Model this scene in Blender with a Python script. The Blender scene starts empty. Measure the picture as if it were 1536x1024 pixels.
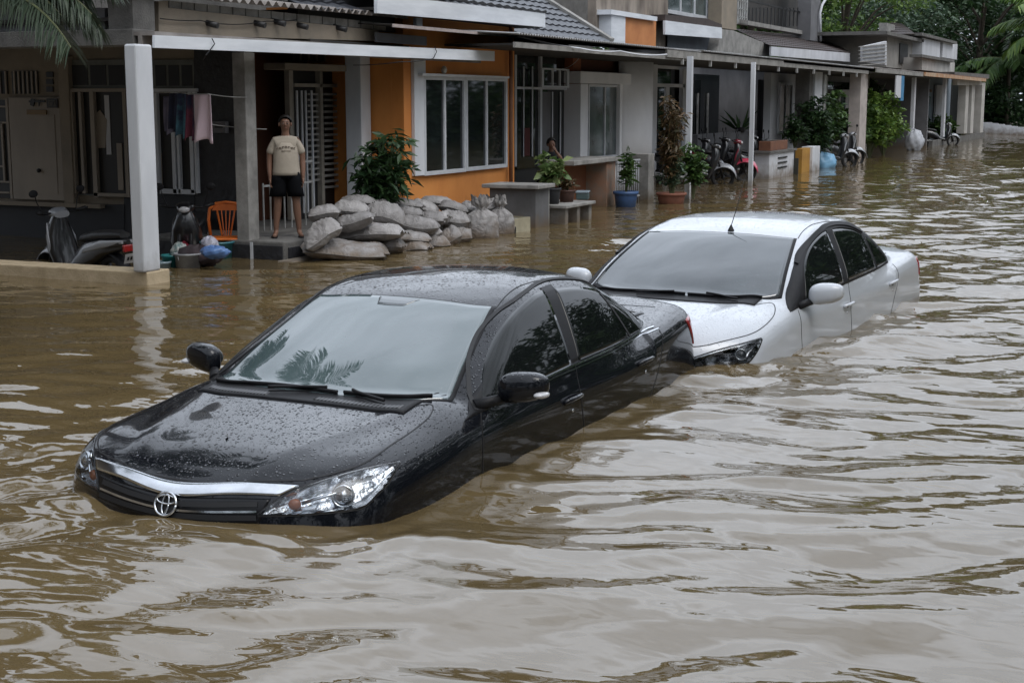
# generated scene
import bpy, bmesh, math, random
import numpy as np
from mathutils import Vector, Matrix, Euler
R_ = math.radians
scn = bpy.context.scene
# ------------------------------------------------------------------ camera
F_PX, HOR, CAM_H, VPX = 2200., 150., 1.9, 1773.
PITCH = math.atan((512 - HOR) / F_PX)
YAW = math.atan((VPX - 768) * math.cos(PITCH) / F_PX)
cam = bpy.data.cameras.new('camera'); camo = bpy.data.objects.new('camera', cam); scn.collection.objects.link(camo)
cam.sensor_width = 36.; cam.lens = F_PX / 1536. * 36.; cam.clip_end = 2000; cam.clip_start = .05
camo.location = (0, 0, CAM_H); camo.rotation_euler = (R_(90) - PITCH, 0, YAW - R_(90))
scn.camera = camo
# ------------------------------------------------------------------ light: soft overcast
world = bpy.data.worlds.new('World'); scn.world = world; world.use_nodes = True
SUN_EL, SUN_AZ = 58., 200.
wt = world.node_tree; wt.nodes.clear()
wo = wt.nodes.new('ShaderNodeOutputWorld'); bg = wt.nodes.new('ShaderNodeBackground')
sky = wt.nodes.new('ShaderNodeTexSky'); sky.sky_type = 'NISHITA'; sky.sun_disc = False
sky.sun_elevation = R_(SUN_EL); sky.sun_rotation = R_(SUN_AZ); sky.dust_density = 6.; sky.air_density = 1.; sky.ozone_density = 1.
bw = wt.nodes.new('ShaderNodeHueSaturation'); bw.inputs['Saturation'].default_value = .22; bw.inputs['Value'].default_value = 1.
tc = wt.nodes.new('ShaderNodeTexCoord'); cn = wt.nodes.new('ShaderNodeTexNoise'); cn.inputs['Scale'].default_value = 2.6; cn.inputs['Detail'].default_value = 5
mpc = wt.nodes.new('ShaderNodeMapping'); mpc.inputs['Scale'].default_value = (1, 1, 2.2)
cr = wt.nodes.new('ShaderNodeMapRange'); cr.inputs[1].default_value = .3; cr.inputs[2].default_value = .72; cr.inputs[3].default_value = .72; cr.inputs[4].default_value = 1.25
mm = wt.nodes.new('ShaderNodeVectorMath'); mm.operation = 'SCALE'
flat = wt.nodes.new('ShaderNodeMix'); flat.data_type = 'RGBA'; flat.inputs[0].default_value = .62; flat.inputs[7].default_value = (7.9, 8.7, 10.0, 1)
L = wt.links.new
L(sky.outputs[0], bw.inputs['Color']); L(bw.outputs[0], flat.inputs[6]); L(flat.outputs[2], mm.inputs[0])
hz = wt.nodes.new('ShaderNodeSeparateXYZ'); hm_ = wt.nodes.new('ShaderNodeMapRange'); hm_.inputs[1].default_value = .0; hm_.inputs[2].default_value = .70; hm_.inputs[3].default_value = .6; hm_.inputs[4].default_value = 1.25
mu = wt.nodes.new('ShaderNodeMath'); mu.operation = 'MULTIPLY'; L(tc.outputs['Generated'], hz.inputs[0]); L(hz.outputs['Z'], hm_.inputs[0])
L(tc.outputs['Generated'], mpc.inputs[0]); L(mpc.outputs[0], cn.inputs['Vector']); L(cn.outputs['Fac'], cr.inputs[0]); L(cr.outputs[0], mu.inputs[0]); dt_ = wt.nodes.new('ShaderNodeVectorMath'); dt_.operation = 'DOT_PRODUCT'; dt_.inputs[1].default_value = (.90, .22, .38); L(tc.outputs['Generated'], dt_.inputs[0])
br_ = wt.nodes.new('ShaderNodeMapRange'); br_.interpolation_type = 'SMOOTHSTEP'; br_.inputs[1].default_value = .62; br_.inputs[2].default_value = .97; br_.inputs[3].default_value = 0.; br_.inputs[4].default_value = .75; L(dt_.outputs['Value'], br_.inputs[0])
ad_ = wt.nodes.new('ShaderNodeMath'); ad_.operation = 'ADD'; L(hm_.outputs[0], ad_.inputs[0]); L(br_.outputs[0], ad_.inputs[1]); L(ad_.outputs[0], mu.inputs[1]); L(mu.outputs[0], mm.inputs['Scale'])
L(mm.outputs[0], bg.inputs['Color']); bg.inputs['Strength'].default_value = .12; L(bg.outputs[0], wo.inputs[0])
sl = bpy.data.lights.new('sun', 'SUN'); sl.energy = .6; sl.angle = R_(30); sl.color = (1, .97, .92)
so = bpy.data.objects.new('sun', sl); scn.collection.objects.link(so)
so.rotation_euler = (R_(90 - SUN_EL), 0, R_(180 - SUN_AZ))
so['label'] = 'sun'; del so['label']
scn.view_settings.view_transform = 'Standard'; scn.view_settings.look = 'None'; scn.view_settings.exposure = 0.22; scn.view_settings.gamma = 1.0
try: scn.cycles.max_bounces = 6; scn.cycles.diffuse_bounces = 3; scn.cycles.glossy_bounces = 4; scn.cycles.transparent_max_bounces = 8
except Exception: pass
# ------------------------------------------------------------------ measuring helpers: a photo pixel met with a real plane of the street
_F = np.array([math.cos(YAW) * math.cos(PITCH), math.sin(YAW) * math.cos(PITCH), -math.sin(PITCH)])
_R = np.array([math.sin(YAW), -math.cos(YAW), 0.]); _U = np.cross(_R, _F); _C = np.array([0, 0, CAM_H])
def ray(px, py): return _F * F_PX + _R * (px - 768) + _U * (512 - py)
def onz(px, py, z=0.): d = ray(px, py); return _C + d * ((z - CAM_H) / d[2])
def ony(px, py, Y): d = ray(px, py); return _C + d * (Y / d[1])
def onx(px, py, X): d = ray(px, py); return _C + d * (X / d[0])
# ------------------------------------------------------------------ materials
MATS = {}
def nmat(name):
    m = bpy.data.materials.new(name); m.use_nodes = True; nt = m.node_tree
    return m, nt, nt.nodes['Principled BSDF'], nt.links.new
def mat(name, c1, c2=None, rough=.6, scale=3., metal=0., bump=0., bscale=30., coat=0., spec=None, thr=(.35, .65), stretch=None, rvar=.1, detail=6, dirt=None):
    if name in MATS: return MATS[name]
    m, nt, p, ln = nmat(name); N = nt.nodes.new
    c2 = c2 or tuple(v * .75 for v in c1)
    tc = N('ShaderNodeTexCoord'); mp = N('ShaderNodeMapping'); ln(tc.outputs['Object'], mp.inputs[0])
    if stretch: mp.inputs['Scale'].default_value = stretch
    n1 = N('ShaderNodeTexNoise'); n1.inputs['Scale'].default_value = scale; n1.inputs['Detail'].default_value = detail; n1.inputs['Roughness'].default_value = .62
    ln(mp.outputs[0], n1.inputs['Vector'])
    r = N('ShaderNodeValToRGB'); r.color_ramp.elements[0].position = thr[0]; r.color_ramp.elements[1].position = thr[1]
    r.color_ramp.elements[0].color = (*c2, 1); r.color_ramp.elements[1].color = (*c1, 1)
    ln(n1.outputs['Fac'], r.inputs[0]); col = r.outputs[0]
    if dirt:   # (colour, height to which it creeps up, from z)
        sx = N('ShaderNodeSeparateXYZ'); ge = N('ShaderNodeNewGeometry'); ln(ge.outputs['Position'], sx.inputs[0])
        n2 = N('ShaderNodeTexNoise'); n2.inputs['Scale'].default_value = 5.; n2.inputs['Detail'].default_value = 8; ln(ge.outputs['Position'], n2.inputs['Vector'])
        a = N('ShaderNodeMath'); a.operation = 'MULTIPLY_ADD'; a.inputs[1].default_value = -dirt[1] * 1.6; ln(n2.outputs['Fac'], a.inputs[0]); ln(sx.outputs['Z'], a.inputs[2])
        mr = N('ShaderNodeMapRange'); mr.inputs[1].default_value = -dirt[1] * .9; mr.inputs[2].default_value = 0.; mr.inputs[3].default_value = .8; mr.inputs[4].default_value = 0.
        ln(a.outputs[0], mr.inputs[0]); mx = N('ShaderNodeMix'); mx.data_type = 'RGBA'; ln(mr.outputs[0], mx.inputs[0]); ln(col, mx.inputs[6]); mx.inputs[7].default_value = (*dirt[0], 1); col = mx.outputs[2]
    ln(col, p.inputs['Base Color'])
    rr = N('ShaderNodeMapRange'); rr.inputs[3].default_value = max(.02, rough - rvar); rr.inputs[4].default_value = min(1, rough + rvar); ln(n1.outputs['Fac'], rr.inputs[0]); ln(rr.outputs[0], p.inputs['Roughness'])
    p.inputs['Metallic'].default_value = metal; p.inputs['Coat Weight'].default_value = coat
    if spec is not None: p.inputs['Specular IOR Level'].default_value = spec
    if bump:
        n3 = N('ShaderNodeTexNoise'); n3.inputs['Scale'].default_value = bscale; n3.inputs['Detail'].default_value = 5; ln(mp.outputs[0], n3.inputs['Vector'])
        b = N('ShaderNodeBump'); b.inputs['Strength'].default_value = bump; b.inputs['Distance'].default_value = .02; ln(n3.outputs['Fac'], b.inputs['Height']); ln(b.outputs[0], p.inputs['Normal'])
    MATS[name] = m; return m
# ------------------------------------------------------------------ object helpers
COL = scn.collection
def link(name, me, parent=None, smooth=False):
    o = bpy.data.objects.new(name, me); COL.objects.link(o)
    if parent is not None: o.parent = parent
    return o
def tag(o, label=None, cat=None, group=None, kind=None):
    if label: o['label'] = label
    if cat: o['category'] = cat
    if group: o['group'] = group
    if kind: o['kind'] = kind
    return o
def empty(name, loc=(0, 0, 0), rz=0., label=None, cat=None, group=None):
    o = bpy.data.objects.new(name, None); COL.objects.link(o); o.location = loc; o.rotation_euler = (0, 0, rz); o.empty_display_size = .2
    return tag(o, label, cat, group)
class MB:
    """collects shapes and builds them as one mesh object"""
    def __init__(s): s.v = []; s.f = []; s.m = []; s.sm = []
    def add(s, V, F, mi=0, smooth=False):
        b = len(s.v); s.v.extend([tuple(map(float, q)) for q in V]); s.f.extend([tuple(b + i for i in f) for f in F]); s.m.extend([mi] * len(F)); s.sm.extend([smooth] * len(F)); return s
    def box(s, x0, x1, y0, y1, z0, z1, mi=0):
        x0, x1 = min(x0, x1), max(x0, x1); y0, y1 = min(y0, y1), max(y0, y1); z0, z1 = min(z0, z1), max(z0, z1)
        V = [(x0,y0,z0),(x1,y0,z0),(x1,y1,z0),(x0,y1,z0),(x0,y0,z1),(x1,y0,z1),(x1,y1,z1),(x0,y1,z1)]
        return s.add(V, [(0,3,2,1),(4,5,6,7),(0,1,5,4),(1,2,6,5),(2,3,7,6),(3,0,4,7)], mi)
    def hexa(s, P, mi=0): return s.add(P, [(0,3,2,1),(4,5,6,7),(0,1,5,4),(1,2,6,5),(2,3,7,6),(3,0,4,7)], mi)
    def bar(s, a, b, w, h=None, mi=0, up=(0,0,1)):
        a, b = Vector(a), Vector(b); d = (b - a).normalized(); up = Vector(up)
        if abs(d.dot(up)) > .98: up = Vector((1, 0, 0))
        x = d.cross(up).normalized(); y = x.cross(d).normalized(); h = h or w; x *= w / 2; y *= h / 2
        return s.hexa([a-x-y, a+x-y, b+x-y, b-x-y, a-x+y, a+x+y, b+x+y, b-x+y], mi)
    def tube(s, pts, r, n=8, mi=0, cap=True):
        pts = [Vector(p) for p in pts]; rs = r if isinstance(r, (list, tuple)) else [r] * len(pts); b = len(s.v); ref = None
        for i, p in enumerate(pts):
            d = (pts[min(i+1, len(pts)-1)] - pts[max(i-1, 0)]).normalized()
            if ref is None: ref = Vector((0, 0, 1)) if abs(d.z) < .9 else Vector((1, 0, 0))
            x = d.cross(ref).normalized(); ref = x.cross(d).normalized()
            for k in range(n):
                a = 2 * math.pi * k / n; q = p + (x * math.cos(a) + ref * math.sin(a)) * rs[i]; s.v.append(tuple(q))
        F = []
        for i in range(len(pts) - 1):
            for k in range(n): F.append((b+i*n+k, b+i*n+(k+1) % n, b+(i+1)*n+(k+1) % n, b+(i+1)*n+k))
        s.f.extend(F); s.m.extend([mi] * len(F)); s.sm.extend([n > 5] * len(F))
        if cap:
            s.f.append(tuple(b+k for k in range(n))[::-1]); s.f.append(tuple(b+(len(pts)-1)*n+k for k in range(n))); s.m.extend([mi]*2); s.sm.extend([False]*2)
        return s
    def lathe(s, prof, c=(0,0,0), n=20, mi=0, M=None, arc=None):
        b = len(s.v); M = M or Matrix.Identity(3)
        for r, z in prof:
            for k in range(n):
                a = 2*math.pi*k/n; q = M @ Vector((r*math.cos(a), r*math.sin(a), z)) + Vector(c); s.v.append(tuple(q))
        F = [(b+i*n+k, b+i*n+(k+1) % n, b+(i+1)*n+(k+1) % n, b+(i+1)*n+k) for i in range(len(prof)-1) for k in range(n)]
        s.f.extend(F); s.m.extend([mi]*len(F)); s.sm.extend([True]*len(F)); return s
    def ball(s, c, r, n=12, m=8, mi=0, M=None, noise=0., seed=0):
        rx, ry, rz = r if isinstance(r, (tuple, list)) else (r, r, r); rnd = random.Random(seed); b = len(s.v)
        for i in range(m + 1):
            t = math.pi * i / m
            for k in range(n):
                a = 2*math.pi*k/n; q = Vector((rx*math.sin(t)*math.cos(a), ry*math.sin(t)*math.sin(a), rz*math.cos(t))) * (1 + noise * (rnd.random() - .5))
                if M: q = M @ q
                s.v.append(tuple(q + Vector(c)))
        F = [(b+i*n+k, b+(i+1)*n+k, b+(i+1)*n+(k+1) % n, b+i*n+(k+1) % n) for i in range(m) for k in range(n)]
        s.f.extend(F); s.m.extend([mi]*len(F)); s.sm.extend([True]*len(F)); return s
    def grid(s, G, mi=0, smooth=True, closed=False):
        b = len(s.v); nu, nv = len(G), len(G[0])
        for row in G: s.v.extend([tuple(map(float, q)) for q in row])
        F = [(b+i*nv+j, b+i*nv+(j+1) % nv, b+(i+1)*nv+(j+1) % nv, b+(i+1)*nv+j) for i in range(nu-1) for j in range(nv if closed else nv-1)]
        s.f.extend(F); s.m.extend([mi]*len(F)); s.sm.extend([smooth]*len(F)); return s
    def prism(s, poly, axis, a, b, mi=0):
        """polygon in the two other axes extruded along axis from a to b"""
        n = len(poly); V = []
        for t in (a, b):
            for (p, q) in poly: V.append({'x': (t, p, q), 'y': (p, t, q), 'z': (p, q, t)}[axis])
        F = [tuple(range(n))[::-1], tuple(range(n, 2*n))] + [(i, (i+1) % n, n+(i+1) % n, n+i) for i in range(n)]
        return s.add(V, F, mi)
    def build(s, name, mats, parent=None, bevel=0., solid=0., fixn=True, loc=None):
        me = bpy.data.meshes.new(name); me.from_pydata(s.v, [], s.f)
        mats = mats if isinstance(mats, (list, tuple)) else [mats]
        for m in mats: me.materials.append(m)
        me.polygons.foreach_set('material_index', s.m); me.polygons.foreach_set('use_smooth', s.sm)
        if fixn:
            bm = bmesh.new(); bm.from_mesh(me); bmesh.ops.recalc_face_normals(bm, faces=bm.faces); bm.to_mesh(me); bm.free()
        me.update(); o = link(name, me, parent)
        if loc is not None: o.location = loc
        if solid: md = o.modifiers.new('solid', 'SOLIDIFY'); md.thickness = solid; md.offset = 0
        if bevel: md = o.modifiers.new('bevel', 'BEVEL'); md.width = bevel; md.segments = 2; md.limit_method = 'ANGLE'
        return o
def copy_tree(o, parent=None):
    c = o.copy(); COL.objects.link(c); c.parent = parent
    for ch in list(o.children): copy_tree(ch, c)
    return c
# ---- car body as a smooth implicit solid (car frame: x forward, nose at 0, y left, z up from road) ----
def curve(pts, n=500):
    p = np.array(pts, float); p = p[np.argsort(p[:, 0])]
    x, y = p[:, 0], p[:, 1]; h = np.diff(x); d = np.diff(y) / h
    m = np.zeros(len(x)); m[1:-1] = np.where(d[:-1] * d[1:] > 0, 2 * d[:-1] * d[1:] / (d[:-1] + d[1:] + 1e-12), 0); m[0] = d[0]; m[-1] = d[-1]
    xs = np.linspace(x[0], x[-1], n); i = np.clip(np.searchsorted(x, xs) - 1, 0, len(h) - 1)
    t = (xs - x[i]) / h[i]
    ys = (2*t**3-3*t**2+1)*y[i] + (t**3-2*t**2+t)*h[i]*m[i] + (-2*t**3+3*t**2)*y[i+1] + (t**3-t**2)*h[i]*m[i+1]
    return lambda v: np.interp(v, xs, ys)
def smax(a, b, k): h = np.maximum(k - np.abs(a - b), 0) / k; return np.maximum(a, b) + h * h * k * .25
def smin(a, b, k): return -smax(-a, -b, k)
class CarShape:
    def __init__(s, S):
        s.S = S; s.L = S['L']; s.S0 = S.get('scale', 1.05)
        for k in ('zc', 'zb', 'w', 'g', 'zr', 'wg', 'tum', 'xf', 'xr'): setattr(s, k, curve(S[k]))
    def f(s, P):
        x, y, z = P[:, 0], np.abs(P[:, 1]), P[:, 2]; S = s.S
        w = s.w(x)
        top = s.zc(x) - S['crown'] * (y / .8) ** 2
        yc = np.interp(x, [-1.2, 0], S['crease']); top = top + .010 * np.exp(-((y - yc) / .07) ** 2) * np.clip(-x / .25, 0, 1) * (x > -1.3)
        a = (z - top) * .97
        b = y - w * s.g(z - s.zb(x))
        c = x - (s.xf(z) - S['nose'] * (y / .7) ** 2.4)
        e = -(x + s.L) + s.xr(z) + S['tail'] * (y / .75) ** 2.6
        rr = np.where(x < -3.6, .10, S['rb']); body = smax(smax(smax(a, b, rr), c, S['rn']), e, .06)
        front = np.clip((x + 2.7) / .6, -1, 1)
        xs = x + front * S['sweep'] * (y / .6) ** 2
        zr = s.zr(xs) - S['rc'] * (y / .6) ** 2 * np.clip(1 - np.abs(x + 2.7) / 1.6, 0, 1)
        g1 = (z - zr) * np.interp(x, [-3.9, -3.3, -2.1, -1.7], [.86, .98, .98, .87])
        g2 = (y - s.wg(x) * s.tum(z)) * .93
        gh = smax(g1, g2, np.interp(x, [-2.7, -2.0], [S['rg'], .045]))
        return smin(body, gh, .022)
    def grad(s, P):
        e = 1e-3; g = np.zeros_like(P)
        for k in range(3):
            d = np.zeros(3); d[k] = e; g[:, k] = (s.f(P + d) - s.f(P - d)) / (2 * e)
        return g
    def snap(s, P, off=0.):
        P = np.array(P, float).reshape(-1, 3)
        for _ in range(12):
            g = s.grad(P); v = s.f(P); n2 = np.maximum((g * g).sum(1), .2)
            P = P - (v / n2)[:, None] * g * .9
        g = s.grad(P); n = g / np.maximum(np.linalg.norm(g, axis=1), 1e-6)[:, None]
        return P + n * off, n
    def cast(s, O, D, tmax):
        t = np.full(len(O), float(tmax)); hit = np.zeros(len(O), bool); st = tmax / 90.
        for _ in range(90):
            v = s.f(O + D * t[:, None]); hit |= v < 0; t = np.where(hit, t, t - st)
        lo, hi = t, t + st
        for _ in range(16):
            m = (lo + hi) / 2; v = s.f(O + D * m[:, None]); ins = v < 0; lo = np.where(ins, m, lo); hi = np.where(ins, hi, m)
        return O + D * lo[:, None]
    def skin(s, nmid=150, ncap=46, nring=168):
        c0, c1, z0 = -.95, -s.L + .75, .45
        O, D = [], []
        ph = np.linspace(-.28, np.pi + .28, nring)
        al = np.linspace(.02, np.pi / 2, ncap)
        for a in al:
            for p in ph: O.append((c0, 0, z0)); D.append((np.cos(a), np.sin(a) * np.cos(p), np.sin(a) * np.sin(p)))
        for xx in np.linspace(c0, c1, nmid)[1:-1]:
            for p in ph: O.append((xx, 0, z0)); D.append((0, np.cos(p), np.sin(p)))
        for a in al[::-1]:
            for p in ph: O.append((c1, 0, z0)); D.append((-np.cos(a), np.sin(a) * np.cos(p), np.sin(a) * np.sin(p)))
        V = s.cast(np.array(O, float), np.array(D, float), 1.6)
        nr = len(O) // nring
        F = [(i*nring+j, i*nring+j+1, (i+1)*nring+j+1, (i+1)*nring+j) for i in range(nr-1) for j in range(nring-1)]
        return V, F
BLACK = dict(L=4.61, scale=1.07, crown=.045, crease=(.62, .30), nose=.20, tail=.12, rb=.16, rn=.13, sweep=.16, rc=.045, rg=.10,
  zc=[(.1,.72),(0,.765),(-.1,.81),(-.3,.87),(-.6,.92),(-.9,.955),(-1.2,1.0),(-1.6,1.02),(-3.4,1.06),(-3.9,1.10),(-4.25,1.135),(-4.45,1.145),(-4.7,1.13)],
  zb=[(.1,.68),(0,.72),(-.3,.82),(-.6,.885),(-1.2,.955),(-2.5,.99),(-3.5,1.03),(-4.1,1.06),(-4.6,1.07)],
  w=[(.05,.80),(-.1,.82),(-.4,.85),(-.8,.872),(-1.3,.88),(-2.4,.88),(-3.4,.88),(-3.9,.865),(-4.3,.85),(-4.7,.82)],
  g=[(-.8,.93),(-.55,.985),(-.35,1.0),(-.22,.998),(-.12,.985),(-.04,.965),(.03,.935),(.12,.86),(.5,.5)],
  zr=[(0,-.6),(-.5,.55),(-.8,.80),(-1.0,.90),(-1.15,1.0),(-1.35,1.115),(-1.6,1.235),(-1.85,1.345),(-2.05,1.405),(-2.35,1.45),(-2.7,1.465),(-3.05,1.45),(-3.3,1.405),(-3.55,1.32),(-3.8,1.20),(-4.0,1.10),(-4.2,.99),(-4.4,.8),(-4.9,-.6)],
  wg=[(-.9,.80),(-1.2,.84),(-1.8,.865),(-2.4,.87),(-3.0,.86),(-3.5,.83),(-3.9,.77),(-4.3,.68)],
  tum=[(.6,1.0),(.95,.965),(1.05,.92),(1.2,.83),(1.35,.725),(1.45,.65),(1.6,.5)],
  xf=[(0,-.04),(.3,.0),(.52,.0),(.645,-.02),(.725,-.045),(.805,-.10),(.925,-.3)],
  xr=[(0,.1),(.35,.02),(.55,.0),(.7,.02),(.9,.06),(1.05,.07),(1.2,.1)])
WHITE = dict(L=4.66, scale=1.12, crown=.05, crease=(.60, .36), nose=.26, tail=.12, rb=.15, rn=.12, sweep=.12, rc=.04, rg=.10,
  zc=[(.1,.68),(0,.74),(-.1,.80),(-.3,.87),(-.6,.93),(-.9,.975),(-1.1,1.01),(-1.6,1.03),(-3.4,1.06),(-3.95,1.10),(-4.3,1.12),(-4.5,1.12),(-4.7,1.10)],
  zb=[(.1,.66),(0,.70),(-.3,.81),(-.6,.88),(-1.1,.96),(-2.4,1.0),(-3.5,1.04),(-4.1,1.07),(-4.65,1.07)],
  w=[(.05,.77),(-.1,.80),(-.4,.83),(-.8,.86),(-1.3,.87),(-2.4,.87),(-3.5,.87),(-4.0,.86),(-4.4,.855),(-4.75,.83)],
  g=[(-.8,.93),(-.55,.985),(-.35,1.0),(-.22,.992),(-.12,.985),(-.04,.965),(.03,.935),(.12,.86),(.5,.5)],
  zr=[(.1,-.6),(-.4,.55),(-.65,.80),(-.85,.90),(-1.0,1.0),(-1.2,1.13),(-1.45,1.255),(-1.7,1.36),(-1.9,1.415),(-2.2,1.46),(-2.6,1.478),(-3.0,1.465),(-3.3,1.425),(-3.58,1.34),(-3.85,1.21),(-4.05,1.10),(-4.25,.99),(-4.45,.8),(-5.0,-.6)],
  wg=[(-.8,.80),(-1.1,.84),(-1.7,.865),(-2.3,.87),(-2.9,.86),(-3.5,.83),(-3.95,.77),(-4.35,.67)],
  tum=[(.6,1.0),(.95,.965),(1.05,.93),(1.2,.845),(1.35,.745),(1.45,.68),(1.6,.5)],
  xf=[(0,-.04),(.3,.0),(.5,.0),(.62,-.03),(.7,-.05),(.78,-.10),(.9,-.3)],
  xr=[(0,.1),(.35,.02),(.55,.0),(.7,.02),(.9,.06),(1.05,.07),(1.2,.1)])
# pose: world position of car point (-2.3,0,.6)*scale, heading (rad about z of car +x), nose-up pitch
POSE_B = ((7.735, 4.036, -.05), math.radians(-182.2), .016)
POSE_W = ((12.416, 3.403, -.062), math.radians(-185.5), .015)
def pose_matrix(pose, sc):
    (X, Y, Z), hd, pt = pose
    cp, sp = math.cos(pt), math.sin(pt); ch, sh = math.cos(hd), math.sin(hd)
    Rp = np.array([[cp, 0, -sp], [0, 1, 0], [sp, 0, cp]]); Rh = np.array([[ch, -sh, 0], [sh, ch, 0], [0, 0, 1]])
    M = np.eye(4); M[:3, :3] = Rh @ Rp; M[:3, 3] = np.array([X, Y, Z]) - M[:3, :3] @ (np.array([-2.3, 0, .6]) * sc)
    return M
# ------------------------------------------------------------------ car builder
def paint(name, col, drops=1.0, rough=.12, spec=.5, coat=1.):
    m, nt, p, ln = nmat(name); N = nt.nodes.new
    tc = N('ShaderNodeTexCoord'); n0 = N('ShaderNodeTexNoise'); n0.inputs['Scale'].default_value = 2.2; n0.inputs['Detail'].default_value = 7
    ln(tc.outputs['Object'], n0.inputs['Vector'])
    mx = N('ShaderNodeMix'); mx.data_type = 'RGBA'; mx.inputs[6].default_value = (*[c * .86 for c in col], 1); mx.inputs[7].default_value = (*col, 1); ln(n0.outputs['Fac'], mx.inputs[0]); ln(mx.outputs[2], p.inputs['Base Color'])
    p.inputs['Roughness'].default_value = rough + .15; p.inputs['Coat Weight'].default_value = coat; p.inputs['Coat Roughness'].default_value = .03; p.inputs['Coat IOR'].default_value = 1.42; p.inputs['Specular IOR Level'].default_value = spec
    prev = None
    for sc_, th, dist in ((58., .45, .0045), (135., .36, .0020)):
        v = N('ShaderNodeTexVoronoi'); v.inputs['Scale'].default_value = sc_; ln(tc.outputs['Object'], v.inputs['Vector'])
        s = N('ShaderNodeSeparateColor'); ln(v.outputs['Color'], s.inputs[0])
        r = N('ShaderNodeMath'); r.operation = 'MULTIPLY'; r.inputs[1].default_value = th; ln(s.outputs[0], r.inputs[0])
        d = N('ShaderNodeMath'); d.operation = 'SUBTRACT'; ln(r.outputs[0], d.inputs[0]); ln(v.outputs['Distance'], d.inputs[1])
        c = N('ShaderNodeMath'); c.operation = 'MAXIMUM'; c.inputs[1].default_value = 0.; ln(d.outputs[0], c.inputs[0])
        q = N('ShaderNodeMath'); q.operation = 'POWER'; q.inputs[1].default_value = .5; ln(c.outputs[0], q.inputs[0])
        geo = N('ShaderNodeNewGeometry'); sp = N('ShaderNodeSeparateXYZ'); ln(geo.outputs['Normal'], sp.inputs[0])
        k = N('ShaderNodeMapRange'); k.inputs[1].default_value = .35; k.inputs[2].default_value = .85; ln(sp.outputs['Z'], k.inputs[0])
        h = N('ShaderNodeMath'); h.operation = 'MULTIPLY'; ln(q.outputs[0], h.inputs[0]); ln(k.outputs[0], h.inputs[1])
        b = N('ShaderNodeBump'); b.inputs['Strength'].default_value = drops; b.inputs['Distance'].default_value = dist * 3; ln(h.outputs[0], b.inputs['Height'])
        if prev: ln(prev.outputs[0], b.inputs['Normal'])
        prev = b
    ln(prev.outputs[0], p.inputs['Normal']); ln(prev.outputs[0], p.inputs['Coat Normal'])
    return m
def glass_dark(name, col, rough=.03, c2=None, spec=.6, drops=.0, ior=1.5):
    m, nt, p, ln = nmat(name); N = nt.nodes.new
    tc = N('ShaderNodeTexCoord'); n0 = N('ShaderNodeTexNoise'); n0.inputs['Scale'].default_value = 1.6; n0.inputs['Detail'].default_value = 6; ln(tc.outputs['Object'], n0.inputs['Vector'])
    mx = N('ShaderNodeMix'); mx.data_type = 'RGBA'; mx.inputs[6].default_value = (*(c2 or [c*.6 for c in col]), 1); mx.inputs[7].default_value = (*col, 1)
    mr = N('ShaderNodeMapRange'); mr.inputs[1].default_value = .35; mr.inputs[2].default_value = .65; ln(n0.outputs['Fac'], mr.inputs[0]); ln(mr.outputs[0], mx.inputs[0]); ln(mx.outputs[2], p.inputs['Base Color'])
    p.inputs['Roughness'].default_value = rough; p.inputs['Specular IOR Level'].default_value = spec; p.inputs['IOR'].default_value = ior
    if drops:
        v = N('ShaderNodeTexVoronoi'); v.inputs['Scale'].default_value = 70; ln(tc.outputs['Object'], v.inputs['Vector'])
        s = N('ShaderNodeSeparateColor'); ln(v.outputs['Color'], s.inputs[0]); r = N('ShaderNodeMath'); r.operation = 'MULTIPLY_ADD'; r.inputs[1].default_value = .5; r.inputs[2].default_value = -.30; ln(s.outputs[0], r.inputs[0])
        d = N('ShaderNodeMath'); d.operation = 'SUBTRACT'; ln(r.outputs[0], d.inputs[0]); ln(v.outputs['Distance'], d.inputs[1]); c = N('ShaderNodeMath'); c.operation = 'MAXIMUM'; c.inputs[1].default_value = 0; ln(d.outputs[0], c.inputs[0])
        b = N('ShaderNodeBump'); b.inputs['Strength'].default_value = drops; b.inputs['Distance'].default_value = .03; ln(c.outputs[0], b.inputs['Height']); ln(b.outputs[0], p.inputs['Normal'])
    return m
def clear_lens(name):
    m = bpy.data.materials.new(name); m.use_nodes = True; nt = m.node_tree; nt.nodes.clear(); N = nt.nodes.new; ln = nt.links.new
    o = N('ShaderNodeOutputMaterial'); mx = N('ShaderNodeMixShader'); t = N('ShaderNodeBsdfTransparent'); t.inputs[0].default_value = (.93, .95, .96, 1)
    g = N('ShaderNodeBsdfGlossy'); g.inputs['Roughness'].default_value = .04; fr = N('ShaderNodeFresnel'); fr.inputs[0].default_value = 1.5
    ln(fr.outputs[0], mx.inputs[0]); ln(t.outputs[0], mx.inputs[1]); ln(g.outputs[0], mx.inputs[2]); ln(mx.outputs[0], o.inputs[0]); return m
CHROME = mat('chrome', (.75, .77, .80), (.6, .62, .65), rough=.12, metal=1., rvar=.06, scale=8)
BLKPL = mat('black_plastic', (.018, .018, .02), (.010, .010, .011), rough=.5, scale=20, spec=.2)
RUBBER = mat('rubber', (.008, .008, .009), rough=.6, scale=15)
LENS = clear_lens('clear_lens')
REFL = mat('reflector', (.80, .82, .86), (.36, .38, .41), rough=.14, metal=1., scale=14, bump=.9, bscale=16, thr=(.38, .55))
REFLD = mat('dark_reflector', (.34, .35, .37), (.03, .03, .035), rough=.18, metal=.9, scale=9, bump=.8, bscale=14, thr=(.42, .58))
REDL = mat('red_lens', (.35, .012, .015), (.2, .008, .01), rough=.12, scale=25, coat=1)
AMBER = mat('amber_lens', (.42, .15, .07), (.30, .10, .05), rough=.2, scale=25)
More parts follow.
